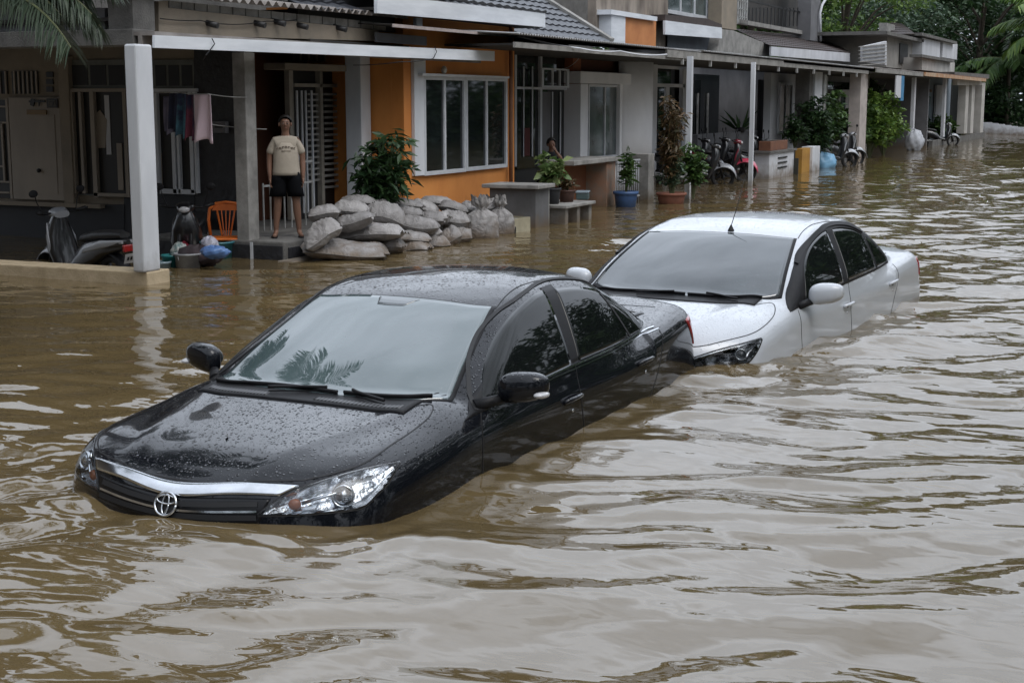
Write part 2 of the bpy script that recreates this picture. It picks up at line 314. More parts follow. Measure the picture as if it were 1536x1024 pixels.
def ventmat():
    m, nt, p, ln = nmat('vent_slots'); N = nt.nodes.new
    tc = N('ShaderNodeTexCoord'); w = N('ShaderNodeTexWave'); w.inputs['Scale'].default_value = 14; w.bands_direction = 'Y'; ln(tc.outputs['Object'], w.inputs['Vector'])
    r = N('ShaderNodeValToRGB'); r.color_ramp.elements[0].position = .35; r.color_ramp.elements[1].position = .6; r.color_ramp.elements[0].color = (.004,.004,.004,1); r.color_ramp.elements[1].color = (.09,.09,.095,1)
    ln(w.outputs['Fac'], r.inputs[0]); ln(r.outputs[0], p.inputs['Base Color']); p.inputs['Roughness'].default_value = .4
    return m
VENT = ventmat()
def resample(P, n):
    P = np.array(P, float); d = np.r_[0, np.cumsum(np.linalg.norm(np.diff(P, axis=0), axis=1))]
    t = np.linspace(0, d[-1], n); return np.stack([np.interp(t, d, P[:, k]) for k in range(P.shape[1])], 1)
def smoothline(P, n):
    P = np.array(P, float)
    if len(P) < 3: return resample(P, n)
    Q = [P[0]]
    for i in range(len(P) - 1):
        p0, p1, p2, p3 = P[max(i-1, 0)], P[i], P[i+1], P[min(i+2, len(P)-1)]
        for t in np.linspace(0, 1, 9)[1:]: Q.append(.5*((2*p1)+(-p0+p2)*t+(2*p0-5*p1+4*p2-p3)*t*t+(-p0+3*p1-3*p2+p3)*t**3))
    return resample(Q, n)
class Car:
    def __init__(s, S, pose, name, label, body_mat):
        s.sh = CarShape(S); s.k = S['scale']; M = pose_matrix(pose, s.k)
        s.root = bpy.data.objects.new(name, None); COL.objects.link(s.root)
        # the Empty stands on the road under the car's middle
        s.root.matrix_world = Matrix(M.tolist()); tag(s.root, label, 'car'); s.bm = body_mat
    def place(s, P, mode, side=1, off=0.):
        """P (N,3) guesses -> points on the body, lifted by off"""
        P = np.array(P, float)
        if mode == 'top':
            O = P.copy(); O[:, 2] = .5; Q = s.sh.cast(O, np.tile([0, 0, 1.], (len(P), 1)), 1.4)
        elif mode == 'side':
            O = P.copy(); O[:, 1] = 0; Q = s.sh.cast(O, np.tile([0, float(side), 0], (len(P), 1)), 1.1)
        elif mode == 'front':
            O = P.copy(); O[:, 0] = -1.2; Q = s.sh.cast(O, np.tile([1., 0, 0], (len(P), 1)), 1.6)
        else: Q, _ = s.sh.snap(P)
        g = s.sh.grad(Q); n = g / np.maximum(np.linalg.norm(g, axis=1), 1e-6)[:, None]
        return Q + n * off
    def patch(s, name, A, B, m, mode, nu=40, nv=14, off=.004, parent=None, side=1, smooth=True, skirt=.008, build=True, mb=None):
        fl = smoothline if smooth else resample
        A = fl(A, nu); B = fl(B, nu); G = np.stack([A + (B - A) * t for t in np.linspace(0, 1, nv)])
        Q = s.place(G.reshape(-1, 3), mode, side, off).reshape(nv, nu, 3)
        if skirt:
            Z = s.place(G.reshape(-1, 3), mode, side, off - skirt).reshape(nv, nu, 3)
            W = np.zeros((nv + 2, nu + 2, 3)); W[1:-1, 1:-1] = Q; W[0, 1:-1] = Z[0]; W[-1, 1:-1] = Z[-1]; W[1:-1, 0] = Z[:, 0]; W[1:-1, -1] = Z[:, -1]
            W[0, 0] = Z[0, 0]; W[0, -1] = Z[0, -1]; W[-1, 0] = Z[-1, 0]; W[-1, -1] = Z[-1, -1]; Q = W
        mb = mb or MB(); mb.grid(Q * s.k)
        return mb.build(name, m, parent or s.root) if build else mb
    def ribbon(s, P, w, mode, side=1, off=.0015, n=60, mb=None, smooth=True):
        P = (smoothline if smooth else resample)(P, n); C = s.place(P, mode, side, 0); g = s.sh.grad(C); nn = g / np.linalg.norm(g, axis=1)[:, None]
        T = np.gradient(C, axis=0); T /= np.maximum(np.linalg.norm(T, axis=1), 1e-6)[:, None]; B = np.cross(nn, T)
        rows = [C + B * (-w / 2) + nn * (-.001), C + B * (-w / 2) + nn * off, C + B * (w / 2) + nn * off, C + B * (w / 2) + nn * (-.001)]
        mb = mb or MB(); mb.grid(np.stack(rows) * s.k, smooth=False); return mb
    def both(s, A, mul): return [[p[0], p[1] * mul, p[2]] for p in A]
    def body(s, lampA, lampB, inset=True):
        V, Fc = s.sh.skin()
        Vn = np.array(V)
        # open the lamp cut-outs
        cen = np.array([Vn[list(f)].mean(0) for f in Fc])
        poly = np.array([[p[1] - p[0], p[2]] for p in smoothline(lampB, 30)] + [[p[1] - p[0], p[2]] for p in smoothline(lampA, 30)[::-1]])
        c0 = poly.mean(0); poly = c0 + (poly - c0) * .97
        q = np.stack([np.abs(cen[:, 1]) - cen[:, 0], cen[:, 2]], 1); ins = np.zeros(len(q), bool)
        for i in range(len(poly)):
            a, b = poly[i], poly[i - 1]; c = ((a[1] > q[:, 1]) != (b[1] > q[:, 1])) & (q[:, 0] < (b[0] - a[0]) * (q[:, 1] - a[1]) / (b[1] - a[1] + 1e-12) + a[0]); ins ^= c
        ins &= cen[:, 0] > -.9
        mb = MB(); mb.add(Vn * s.k, [f for f, h in zip(Fc, ins) if not h], 0, True)
        s.bodyo = mb.build('body', s.bm, s.root)
    def lamp(s, side, A, B, style):
        A = s.both(A, side); B = s.both(B, side)
        lens = s.patch('headlight', A, B, LENS, 'snap', nu=34, nv=12, off=.004)
        mb = MB(); nu, nv = 34, 10
        Aa = smoothline(A, nu); Bb = smoothline(B, nu); G = np.stack([Aa + (Bb - Aa) * t for t in np.linspace(-.03, 1.03, nv)])
        dep = np.zeros((nv, nu)); 
        for i in range(nv):
            for j in range(nu): dep[i, j] = -.055 * min(1, 5 * min(i, nv-1-i) / (nv-1)) * min(1, 6 * min(j, nu-1-j) / (nu-1)) - .002
        Q = s.place(G.reshape(-1, 3), 'snap'); g = s.sh.grad(Q); n = g / np.linalg.norm(g, axis=1)[:, None]; Q = Q + n * dep.reshape(-1, 1)
        mb.grid(Q.reshape(nv, nu, 3) * s.k); mb.build('reflector', REFL if style == 'b' else REFLD, lens)
        c = s.place(np.array([s.both([(-.33, .69, .715)], side)[0]]) if style == 'b' else np.array([s.both([(-.40, .73, .70)], side)[0]]), 'snap', off=-.03)[0] * s.k
        d = Vector((.8, .35 * side, .15)).normalized(); Mx = d.to_track_quat('Z', 'Y').to_matrix()
        r = .052 if style == 'b' else .042
        MB().lathe([(r, -.02), (r, .018), (r * .85, .02), (r * .78, .0), (r * .7, -.01)], c, 24, M=Mx).build('lamp_ring', CHROME, lens)
        MB().ball(c, (r * .74, r * .74, .03), 18, 10, M=Mx).build('bulb_lens', REFL if style == 'b' else glass_g, lens)
        if style == 'b':
            c2 = s.place(np.array([s.both([(-.175, .555, .708)], side)[0]]), 'snap', off=-.024)[0] * s.k
            MB().ball(c2, (.030, .026, .016), 14, 8, M=Mx).build('amber_bulb', AMBER, lens)
            for (px, pz) in (((-.24, .62, .70)), ((-.45, .77, .76))) if False else []: pass
            mb = MB()
            for a, b in (((-.20, .575, .705), (-.36, .72, .745)), ((-.22, .63, .668), (-.30, .72, .672))):
                qa, qb = s.place(np.array(s.both([a, b], side)), 'snap', off=-.02) * s.k; mb.tube([qa, qb], .009, 8)
            mb.build('lamp_trim', CHROME, lens)
        else:
            q = s.place(smoothline(s.both([(-.19, .53, .69), (-.26, .61, .722), (-.40, .725, .755), (-.53, .795, .778)], side), 20), 'snap', off=-.012) * s.k
            MB().tube([tuple(v) for v in q], .010, 8).build('lamp_trim', CHROME, lens)
        mb = MB(); s.ribbon(A, .008, 'snap', off=.003, mb=mb, n=40); s.ribbon(B, .008, 'snap', off=.003, mb=mb, n=40); mb.build('lamp_seal', RUBBER, lens)
    def mirror(s, side, c, size, m, ind):
        cx, cy, cz = c; wx, wy, wz = size; n, k = 28, 18; G = []
        for i in range(k + 1):
            t = math.pi * i / k; row = []
            for j in range(n):
                a = 2 * math.pi * j / n
                q = np.array([math.sin(t) * math.cos(a), -math.cos(t), math.sin(t) * math.sin(a)])
                q = np.sign(q) * np.abs(q) ** .72
                x = q[0] * wx * (1.0 if q[0] > 0 else .35); y = q[1] * wy; z = q[2] * wz * (1 - .12 * q[1]) + .012 * q[1]
                x -= .25 * wx * q[1] * 1.3
                row.append(((cx + x) * s.k, (cy + y) * side * s.k, (cz + z) * s.k))
            G.append(row)
        mb = MB(); mb.grid(G, closed=True); o = mb.build('mirror', m, s.root)
        # glass on the back, foot, indicator
        g = MB(); g.ball(((cx - wx * .36) * s.k, cy * side * s.k, cz * s.k), (.006, wy * .86 * s.k, wz * .8 * s.k), 18, 8); g.build('mirror_glass', glass_g, o)
        a = s.place(np.array([[cx + .16, .8 * side, cz - .085]]), 'side', side)[0]
        MB().tube([a * s.k - np.array([0, .02 * side, 0]), np.array([cx + .04, (cy - wy * .75) * side, cz - wz * .75]) * s.k], [.034, .026], 10).build('mirror_foot', BLKPL, o)
        if ind: MB().ball(((cx + wx * .12) * s.k, (cy + wy * .80) * side * s.k, (cz - wz * .38) * s.k), (wx * .75 * s.k, wy * .30 * s.k, .018 * s.k), 14, 8).build('indicator', LENSW, o)
    def handle(s, side, x0, x1, z0, z1, m):
        P = smoothline([(x0, 0, z0), (x0 - .02, 0, z0 + .012), ((x0 + x1) / 2, 0, (z0 + z1) / 2 + .014), (x1 + .02, 0, z1 + .012), (x1, 0, z1)], 16)
        offs = np.interp(np.linspace(0, 1, 16), [0, .18, .5, .82, 1], [.0, .028, .036, .028, .0])
        Q = np.array([s.place(P[i:i+1], 'side', side, offs[i])[0] for i in range(16)]) * s.k
        h = MB().tube([tuple(q) for q in Q], [.010] + [.013] * 14 + [.010], 10).build('door_handle', m, s.root)
        c = s.place(np.array([[(x0 + x1) / 2, 0, (z0 + z1) / 2 - .005]]), 'side', side, -.012)[0] * s.k
        MB().ball(c, (.075, .016, .032), 16, 8).build('handle_recess', RUBBER, h)
        c = s.place(np.array([[(x0 + x1) / 2 + .0, 0, (z0 + z1) / 2 - .055]]), 'side', side, 0)[0] * s.k
        MB().ball(c, (.014, .004, .010), 10, 6).build('keyhole', CHROME, h)
    def wiper(s, P, lift=.02):
        Q = s.place(smoothline(P, 20), 'top', off=lift) * s.k; w = MB().tube([tuple(q) for q in Q], .009, 6)
        Q2 = s.place(smoothline(P, 20), 'top', off=.008) * s.k; w.tube([tuple(q) for q in Q2], .005, 6)
        w.build('wiper', BLKPL, s.root)
glass_g = glass_dark('mirror_glass', (.10, .11, .12), .02, spec=1.)
LENSW = mat('white_lens', (.6, .6, .6), (.4, .4, .42), rough=.15, scale=20, coat=1)
# ---- the black sedan
PAINT_B = paint('black_wet_paint', (.006, .007, .010), drops=1.0, rough=.05, spec=.08)
WS_B = glass_dark('sky_pale_windscreen', (.090, .125, .130), .02, c2=(.06, .088, .092), spec=1., drops=.35, ior=1.85)  # pale teal base colour stands in for reflected sky
WIN_B = glass_dark('tinted_window', (.008, .010, .010), .02, spec=.5, drops=.2, ior=1.38)
cb = Car(BLACK, POSE_B, 'parked_car', 'black sedan with pale windscreen and chrome grille badge, nearest the camera in the flood', PAINT_B)
lampA = [(-.085, .43, 0.662), (-.175, .615, 0.670), (-.316, .783, 0.682), (-.40, .815, 0.722), (-.494, .835, 0.772), (-.615, .815, 0.830)]
lampB = [(-.085, .43, 0.667), (-.135, .48, 0.717), (-.188, .54, 0.757), (-.311, .659, 0.805), (-.468, .762, 0.832), (-.615, .813, 0.836)]
cb.body(lampA, lampB)
for sd in (1, -1): cb.lamp(sd, lampA, lampB, 'b')
GRL = mat('gloss_black_grille', (.006, .006, .007), rough=.25, spec=.3, scale=12)
def mirrored(P): return P + [(x, -y, z) for x, y, z in P[::-1]]
wsA = [(-1.29, -.675, 0), (-1.16, -.52, 0), (-1.09, -.25, 0), (-1.065, 0, 0), (-1.09, .25, 0), (-1.16, .52, 0), (-1.29, .675, 0)]
wsB = [(-2.02, -.535, 0), (-1.965, -.38, 0), (-1.925, 0, 0), (-1.965, .38, 0), (-2.02, .535, 0)]
def grow(P, f, cx): return [((x - cx) * f + cx, y * f, z) for x, y, z in P]
cb.patch('windscreen_surround', grow(wsA, 1.035, -1.55), grow(wsB, 1.035, -1.55), BLKPL, 'top', off=.0025, nv=26)
ws = cb.patch('windscreen', wsA, wsB, WS_B, 'top', off=.005, nv=30, nu=50)
cb.patch('sensor_patch', [(-1.83, -.05, 0), (-1.825, .03, 0), (-1.835, .11, 0)], [(-1.918, -.09, 0), (-1.91, .03, 0), (-1.92, .16, 0)], glass_dark('sensor_glass', (.05, .065, .07), .03, spec=.9, ior=1.85), 'top', off=.0065, nu=12, nv=4, skirt=.001, parent=ws)
cb.patch('cowl_panel', [(-1.00, -.60, 0), (-.975, -.3, 0), (-.965, 0, 0), (-.975, .3, 0), (-1.00, .60, 0)], [(-1.19, -.60, 0), (-1.105, -.3, 0), (-1.085, 0, 0), (-1.105, .3, 0), (-1.19, .60, 0)], BLKPL, 'top', off=.0075, nv=8)
cb.patch('cowl_vent', [(-.995, .10, 0), (-1.00, .3, 0), (-1.03, .56, 0)], [(-1.035, .10, 0), (-1.045, .3, 0), (-1.075, .56, 0)], VENT, 'top', off=.010, nv=4)
cb.patch('cowl_vent', [(-1.03, -.56, 0), (-1.00, -.3, 0), (-.995, -.18, 0)], [(-1.075, -.56, 0), (-1.045, -.3, 0), (-1.035, -.18, 0)], VENT, 'top', off=.010, nv=4)
cb.wiper([(-1.13, -.58, 0), (-1.12, -.2, 0), (-1.10, .17, 0)]); cb.wiper([(-1.11, .20, 0), (-1.14, .40, 0), (-1.24, .62, 0)])
cb.wiper([(-1.05, -.20, 0), (-1.09, -.02, 0), (-1.12, .10, 0)], .03); cb.wiper([(-1.06, .46, 0), (-1.10, .30, 0), (-1.13, .24, 0)], .03)
for sd in (1, -1):
    cb.patch('side_window', [(-1.40, 0, .950), (-1.9, 0, .972), (-2.41, 0, .998)], [(-1.42, 0, .975), (-1.61, 0, 1.115), (-1.97, 0, 1.285), (-2.33, 0, 1.366), (-2.52, 0, 1.385)], WIN_B, 'side', side=sd, nv=16)
    cb.patch('side_window', [(-2.52, 0, 1.008), (-3.1, 0, 1.02), (-3.66, 0, 1.045)], [(-2.66, 0, 1.378), (-2.99, 0, 1.356), (-3.30, 0, 1.295), (-3.5, 0, 1.19), (-3.67, 0, 1.06)], WIN_B, 'side', side=sd, nv=16)
    cb.patch('door_pillar', [(-2.40, 0, .995), (-2.54, 0, 1.002)], [(-2.51, 0, 1.395), (-2.68, 0, 1.40)], BLKPL, 'side', side=sd, nv=16, nu=8, off=.0028, smooth=False)
    mb = MB(); cb.ribbon([(-1.34, 0, .93), (-1.42, 0, 1.01), (-1.62, 0, 1.15), (-1.98, 0, 1.315), (-2.35, 0, 1.395), (-2.7, 0, 1.42), (-3.05, 0, 1.395), (-3.35, 0, 1.33), (-3.6, 0, 1.21), (-3.78, 0, 1.08)], .022, 'side', sd, off=.006, mb=mb)
    cb.ribbon([(-3.22, 0, 1.30), (-3.36, 0, 1.03)], .022, 'side', sd, off=.007, mb=mb); mb.build('window_frame', RUBBER, cb.root)
    mb = MB(); cb.ribbon([(-1.70, 0, .962), (-2.3, 0, .988), (-3.0, 0, 1.006), (-3.78, 0, 1.038)], .009, 'side', sd, off=.006, mb=mb); cb.ribbon([(-1.70, 0, .944), (-2.3, 0, .970), (-3.0, 0, .988), (-3.80, 0, 1.026)], .006, 'side', sd, off=.005, mb=mb); mb.build('belt_trim', CHROME, cb.root)
    cb.patch('mirror_mount', [(-1.20, 0, .905), (-1.44, 0, .925)], [(-1.30, 0, .935), (-1.50, 0, 1.04)], BLKPL, 'side', side=sd, nv=6, nu=8, off=.003, smooth=False)
    mb = MB()
    cb.ribbon([(-1.36, 0, .92), (-1.30, 0, .85), (-1.27, 0, .72), (-1.27, 0, .5)], .007, 'side', sd, mb=mb)
    cb.ribbon([(-2.46, 0, .99), (-2.44, 0, .83), (-2.47, 0, .66), (-2.50, 0, .5)], .007, 'side', sd, mb=mb)
    cb.ribbon([(-3.80, 0, 1.02), (-3.70, 0, .88), (-3.58, 0, .74), (-3.45, 0, .62)], .007, 'side', sd, mb=mb)
    cb.ribbon([(-2.02, .56*sd, 0), (-2.3, .53*sd, 0), (-2.7, .525*sd, 0), (-3.2, .535*sd, 0), (-3.6, .57*sd, 0), (-3.95, .61*sd, 0)], .006, 'top', mb=mb)
    mb.build('panel_gap', RUBBER, cb.root)
    cb.mirror(sd, (-1.53, .970, 1.03), (.078, .122, .076), PAINT_B, True)
    cb.handle(sd, -2.22, -2.43, .818, .824, PAINT_B); cb.handle(sd, -3.30, -3.51, .868, .874, PAINT_B)
    cb.patch('tail_light', [(-4.36, .85*sd, .86), (-4.53, .76*sd, .86), (-4.61, .55*sd, .86)], [(-4.26, .82*sd, 1.03), (-4.47, .73*sd, 1.05), (-4.57, .5*sd, 1.04)], REDL, 'snap', nu=16, nv=8, off=.006)
mb = MB()
hs = [(-1.10, .60, 0), (-1.17, .655, 0), (-1.07, .705, 0), (-.91, .722, 0), (-.70, .730, 0), (-.47, .728, 0), (-.33, .655, 0), (-.24, .56, 0)]
for sd in (1, -1): cb.ribbon([(x, y*sd, z) for x, y, z in hs], .007, 'top', n=90).build('bonnet_side_gap', RUBBER, cb.root)
cb.ribbon([(-.24, .56, 0), (-.17, .40, 0), (-.11, .2, 0), (-.095, 0, 0), (-.11, -.2, 0), (-.17, -.40, 0), (-.24, -.56, 0)], .007, 'top', mb=mb)
cb.ribbon([(-1.10, .60, 0), (-.99, .45, 0), (-.955, .2, 0), (-.95, 0, 0), (-.955, -.2, 0), (-.99, -.45, 0), (-1.10, -.60, 0)], .006, 'top').build('bonnet_rear_gap', RUBBER, cb.root)
cb.ribbon([(-4.22, .62, 0), (-4.15, .4, 0), (-4.13, 0, 0), (-4.15, -.4, 0), (-4.22, -.62, 0)], .007, 'top').build('boot_gap', RUBBER, cb.root)
cb.ribbon([(-1.98, .53, 0), (-1.91, .3, 0), (-1.885, 0, 0), (-1.91, -.3, 0), (-1.98, -.53, 0)], .012, 'top').build('roof_front_gap', RUBBER, cb.root)
mb.build('bonnet_front_gap', RUBBER, cb.root)
cb.patch('rear_window', [(-3.42, -.50, 0), (-3.36, 0, 0), (-3.42, .50, 0)], [(-4.02, -.62, 0), (-4.0, 0, 0), (-4.02, .62, 0)], WIN_B, 'top', nv=20)
cb.patch('grille', [(-.1, -.43, 0.622), (-.02, -.2, 0.607), (0, 0, 0.602), (-.02, .2, 0.607), (-.1, .43, 0.622)], [(-.12, -.47, 0.737), (-.07, -.25, 0.722), (-.04, 0, 0.712), (-.07, .25, 0.722), (-.12, .47, 0.737)], GRL, 'snap', off=.002, nu=60, nv=8)
cb.patch('grille_trim', [(-.14, -.50, 0.750), (-.10, -.3, 0.730), (-.05, 0, 0.704), (-.10, .3, 0.730), (-.14, .50, 0.750)], [(-.21, -.555, 0.777), (-.15, -.36, 0.772), (-.085, 0, 0.754), (-.15, .36, 0.772), (-.21, .555, 0.777)], CHROME, 'snap', off=.010, nu=60, nv=6, skirt=.012)
mb = MB(); cb.ribbon([(-.1, -.42, 0.674), (-.03, -.2, 0.664), (0, 0, 0.659), (-.03, .2, 0.664), (-.1, .42, 0.674)], .009, 'snap', off=.008, mb=mb); mb.build('grille_bar', CHROME, cb.root)
mb = MB()
for z in (.637, .694): cb.ribbon([(-.1, -.42, z+.012), (-.03, -.2, z+.003), (0, 0, z), (-.03, .2, z+.003), (-.1, .42, z+.012)], .022, 'snap', off=.006, mb=mb)
mb.build('grille_slat', RUBBER, cb.root)
c = cb.place(np.array([[-.03, 0, .672]]), 'snap', off=.012)[0]; nrm = cb.sh.grad(c[None])[0]; Mq = Vector(nrm).to_track_quat('Z', 'Y').to_matrix(); c = c * cb.k
def ell(rx, ry, cx=0, cy=0, n=40): return [tuple(Vector(c) + Mq @ Vector((cx + rx * math.cos(a), cy + ry * math.sin(a), .004))) for a in np.linspace(0, 2*math.pi, n)]
mb = MB(); mb.tube(ell(.060, .054), .0065, 8); mb.tube(ell(.053, .020, 0, .020), .0045, 8); mb.tube(ell(.018, .046, 0, -.001), .0045, 8)
em = mb.build('badge', CHROME, cb.root); MB().lathe([(0, -.004), (.058, -.004)], c, 32, M=Mq @ Matrix.Diagonal((1, .9, 1))).build('badge_plate', RUBBER, em)
# fallen leaf bits on the bonnet
lf = MB()
for (x, y, a) in ((-.42, .02, .4), (-.75, .25, 1.9)):
    q = cb.place(np.array([[x, y, 0]]), 'top', off=.006)[0] * cb.k
    lf.add([(q[0] + .022*math.cos(a), q[1] + .022*math.sin(a), q[2]+.006), (q[0] - .008*math.sin(a), q[1] + .008*math.cos(a), q[2]), (q[0] - .022*math.cos(a), q[1] - .022*math.sin(a), q[2]+.003), (q[0] + .008*math.sin(a), q[1] - .008*math.cos(a), q[2])], [(0, 1, 2), (0, 2, 3)])
    break
lfo = lf.build('leaf', mat('dead_leaf', (.02, .016, .008), rough=.5), None, solid=.002); lfo.matrix_world = cb.root.matrix_world.copy(); tag(lfo, 'small dark fallen leaf lying on the wet black bonnet', 'leaf')
# ---- the white sedan
PAINT_W = paint('white_wet_paint', (.56, .59, .63), drops=.5, rough=.15)
WS_W = glass_dark('grey_windscreen', (.050, .063, .070), .02, c2=(.030, .040, .045), spec=1., drops=.35, ior=1.7)
cw = Car(WHITE, POSE_W, 'parked_car', 'white sedan with roof antenna, standing in the flood behind the black one', PAINT_W)
lampA = [(-.17, .50, .628), (-.174, .544, .624), (-.28, .68, .630), (-.38, .772, .640), (-.47, .80, .70), (-.565, .815, .785)]
lampB = [(-.17, .50, .69), (-.248, .602, .730), (-.393, .726, .768), (-.49, .78, .785), (-.565, .812, .795)]
cw.body(lampA, lampB)
for sd in (1, -1): cw.lamp(sd, lampA, lampB, 'w')
wsA = [(-1.17, -.705, 0), (-1.03, -.52, 0), (-.95, -.25, 0), (-.915, 0, 0), (-.95, .25, 0), (-1.03, .52, 0), (-1.17, .705, 0)]
wsB = [(-1.82, -.575, 0), (-1.77, -.38, 0), (-1.735, 0, 0), (-1.77, .38, 0), (-1.82, .575, 0)]
cw.patch('windscreen_surround', grow(wsA, 1.035, -1.4), grow(wsB, 1.035, -1.4), BLKPL, 'top', off=.0025, nv=26)
cw.patch('windscreen', wsA, wsB, WS_W, 'top', off=.005, nv=30, nu=50)
cw.patch('cowl_panel', [(-.93, -.62, 0), (-.85, -.3, 0), (-.82, 0, 0), (-.85, .3, 0), (-.93, .62, 0)], [(-1.07, -.62, 0), (-.965, -.3, 0), (-.935, 0, 0), (-.965, .3, 0), (-1.07, .62, 0)], BLKPL, 'top', off=.0075, nv=8)
cw.wiper([(-1.00, -.60, 0), (-.97, -.3, 0), (-.955, .10, 0)]); cw.wiper([(-.955, .12, 0), (-.98, .35, 0), (-1.07, .62, 0)])
cw.wiper([(-.90, -.25, 0), (-.93, -.1, 0), (-.955, .02, 0)], .03); cw.wiper([(-.93, .50, 0), (-.965, .36, 0), (-.98, .25, 0)], .03)
for sd in (1, -1):
    dt = [(-1.10, 0, .93), (-1.26, 0, 1.05), (-1.47, 0, 1.175), (-1.78, 0, 1.31), (-2.3, 0, 1.405), (-2.65, 0, 1.42), (-3.0, 0, 1.395), (-3.34, 0, 1.305), (-3.58, 0, 1.18), (-3.70, 0, 1.07)]
    cw.patch('window_frame', [(-1.09, 0, .905), (-1.4, 0, .935), (-2.2, 0, .985), (-3.1, 0, 1.012), (-3.68, 0, 1.035)], dt, BLKPL, 'side', side=sd, nv=18, nu=60, off=.003)
    cw.patch('side_window', [(-1.38, 0, .955), (-1.8, 0, .98), (-2.24, 0, 1.005)], [(-1.40, 0, .99), (-1.55, 0, 1.165), (-1.85, 0, 1.29), (-2.2, 0, 1.36), (-2.38, 0, 1.375)], WIN_B, 'side', side=sd, nv=16, off=.006)
    cw.patch('side_window', [(-2.36, 0, 1.01), (-2.8, 0, 1.02), (-3.18, 0, 1.03)], [(-2.52, 0, 1.378), (-2.8, 0, 1.372), (-3.04, 0, 1.345), (-3.20, 0, 1.30)], WIN_B, 'side', side=sd, nv=16, off=.006)
    cw.patch('side_window', [(-3.24, 0, 1.032), (-3.45, 0, 1.04), (-3.63, 0, 1.05)], [(-3.27, 0, 1.28), (-3.46, 0, 1.19), (-3.63, 0, 1.065)], WIN_B, 'side', side=sd, nv=10, off=.006)
    mb = MB(); cw.ribbon([(-1.52, 0, 1.195), (-1.80, 0, 1.30), (-2.3, 0, 1.39), (-2.65, 0, 1.405), (-3.0, 0, 1.38), (-3.26, 0, 1.315)], .034, 'side', sd, off=.013, mb=mb); mb.build('rain_visor', BLKPL, cw.root)
    mb = MB()
    cw.ribbon([(-1.22, 0, .91), (-1.21, 0, .8), (-1.22, 0, .65), (-1.24, 0, .5)], .006, 'side', sd, mb=mb)
    cw.ribbon([(-2.36, 0, .99), (-2.34, 0, .83), (-2.36, 0, .5)], .006, 'side', sd, mb=mb)
    cw.ribbon([(-3.72, 0, 1.02), (-3.66, 0, .88), (-3.52, 0, .74), (-3.42, 0, .6)], .006, 'side', sd, mb=mb)
    cw.ribbon([(-1.84, .60*sd, 0), (-2.1, .575*sd, 0), (-2.6, .57*sd, 0), (-3.1, .58*sd, 0), (-3.5, .62*sd, 0), (-3.9, .66*sd, 0)], .006, 'top', mb=mb)
    mb.build('panel_gap', RUBBER, cw.root)
    cw.mirror(sd, (-1.42, .965, 1.012), (.080, .115, .074), PAINT_W, False)
    cw.handle(sd, -2.16, -2.37, .828, .834, PAINT_W); cw.handle(sd, -3.40, -3.61, .878, .886, PAINT_W)
    cw.patch('tail_light', [(-4.38, .84*sd, .88), (-4.52, .76*sd, .88), (-4.6, .6*sd, .88)], [(-4.36, .82*sd, 1.02), (-4.50, .74*sd, 1.03), (-4.6, .56*sd, 1.03)], REDL, 'snap', nu=16, nv=8, off=.006)
mb = MB()
hs = [(-.95, .62, 0), (-1.05, .70, 0), (-.93, .765, 0), (-.72, .785, 0), (-.55, .765, 0), (-.40, .69, 0), (-.25, .56, 0), (-.17, .42, 0), (-.12, .2, 0), (-.11, 0, 0)]
for sd in (1, -1): cw.ribbon([(x, y*sd, z) for x, y, z in hs], .006, 'top', n=110).build('bonnet_gap', RUBBER, cw.root)
cw.ribbon([(-1.82, .57, 0), (-1.73, .3, 0), (-1.70, 0, 0), (-1.73, -.3, 0), (-1.82, -.57, 0)], .010, 'top', mb=mb); mb.build('roof_front_gap', RUBBER, cw.root)
cw.patch('rear_window', [(-3.45, -.54, 0), (-3.40, 0, 0), (-3.45, .54, 0)], [(-4.06, -.64, 0), (-4.04, 0, 0), (-4.06, .64, 0)], WIN_B, 'top', nv=20)
q = cw.place(np.array([[-1.79, .10, 0]]), 'top', off=0)[0] * cw.k
an = MB(); an.lathe([(.028, 0), (.024, .012), (.012, .035), (.006, .05)], q, 14); an.tube([q + np.array([0, 0, .04]), q + np.array([-.10, 0.02, .23]), q + np.array([-.21, .03, .44])], [.004, .003, .002], 6); an.build('antenna', RUBBER, cw.root)
q = cw.place(np.array([[-.62, .18, 0]]), 'top', off=0)[0] * cw.k
MB().ball(q, (.010, .010, .005), 8, 6).build('washer_nozzle', RUBBER, cw.root)
q = cb.place(np.array([[-.80, .22, 0]]), 'top', off=0)[0] * cb.k
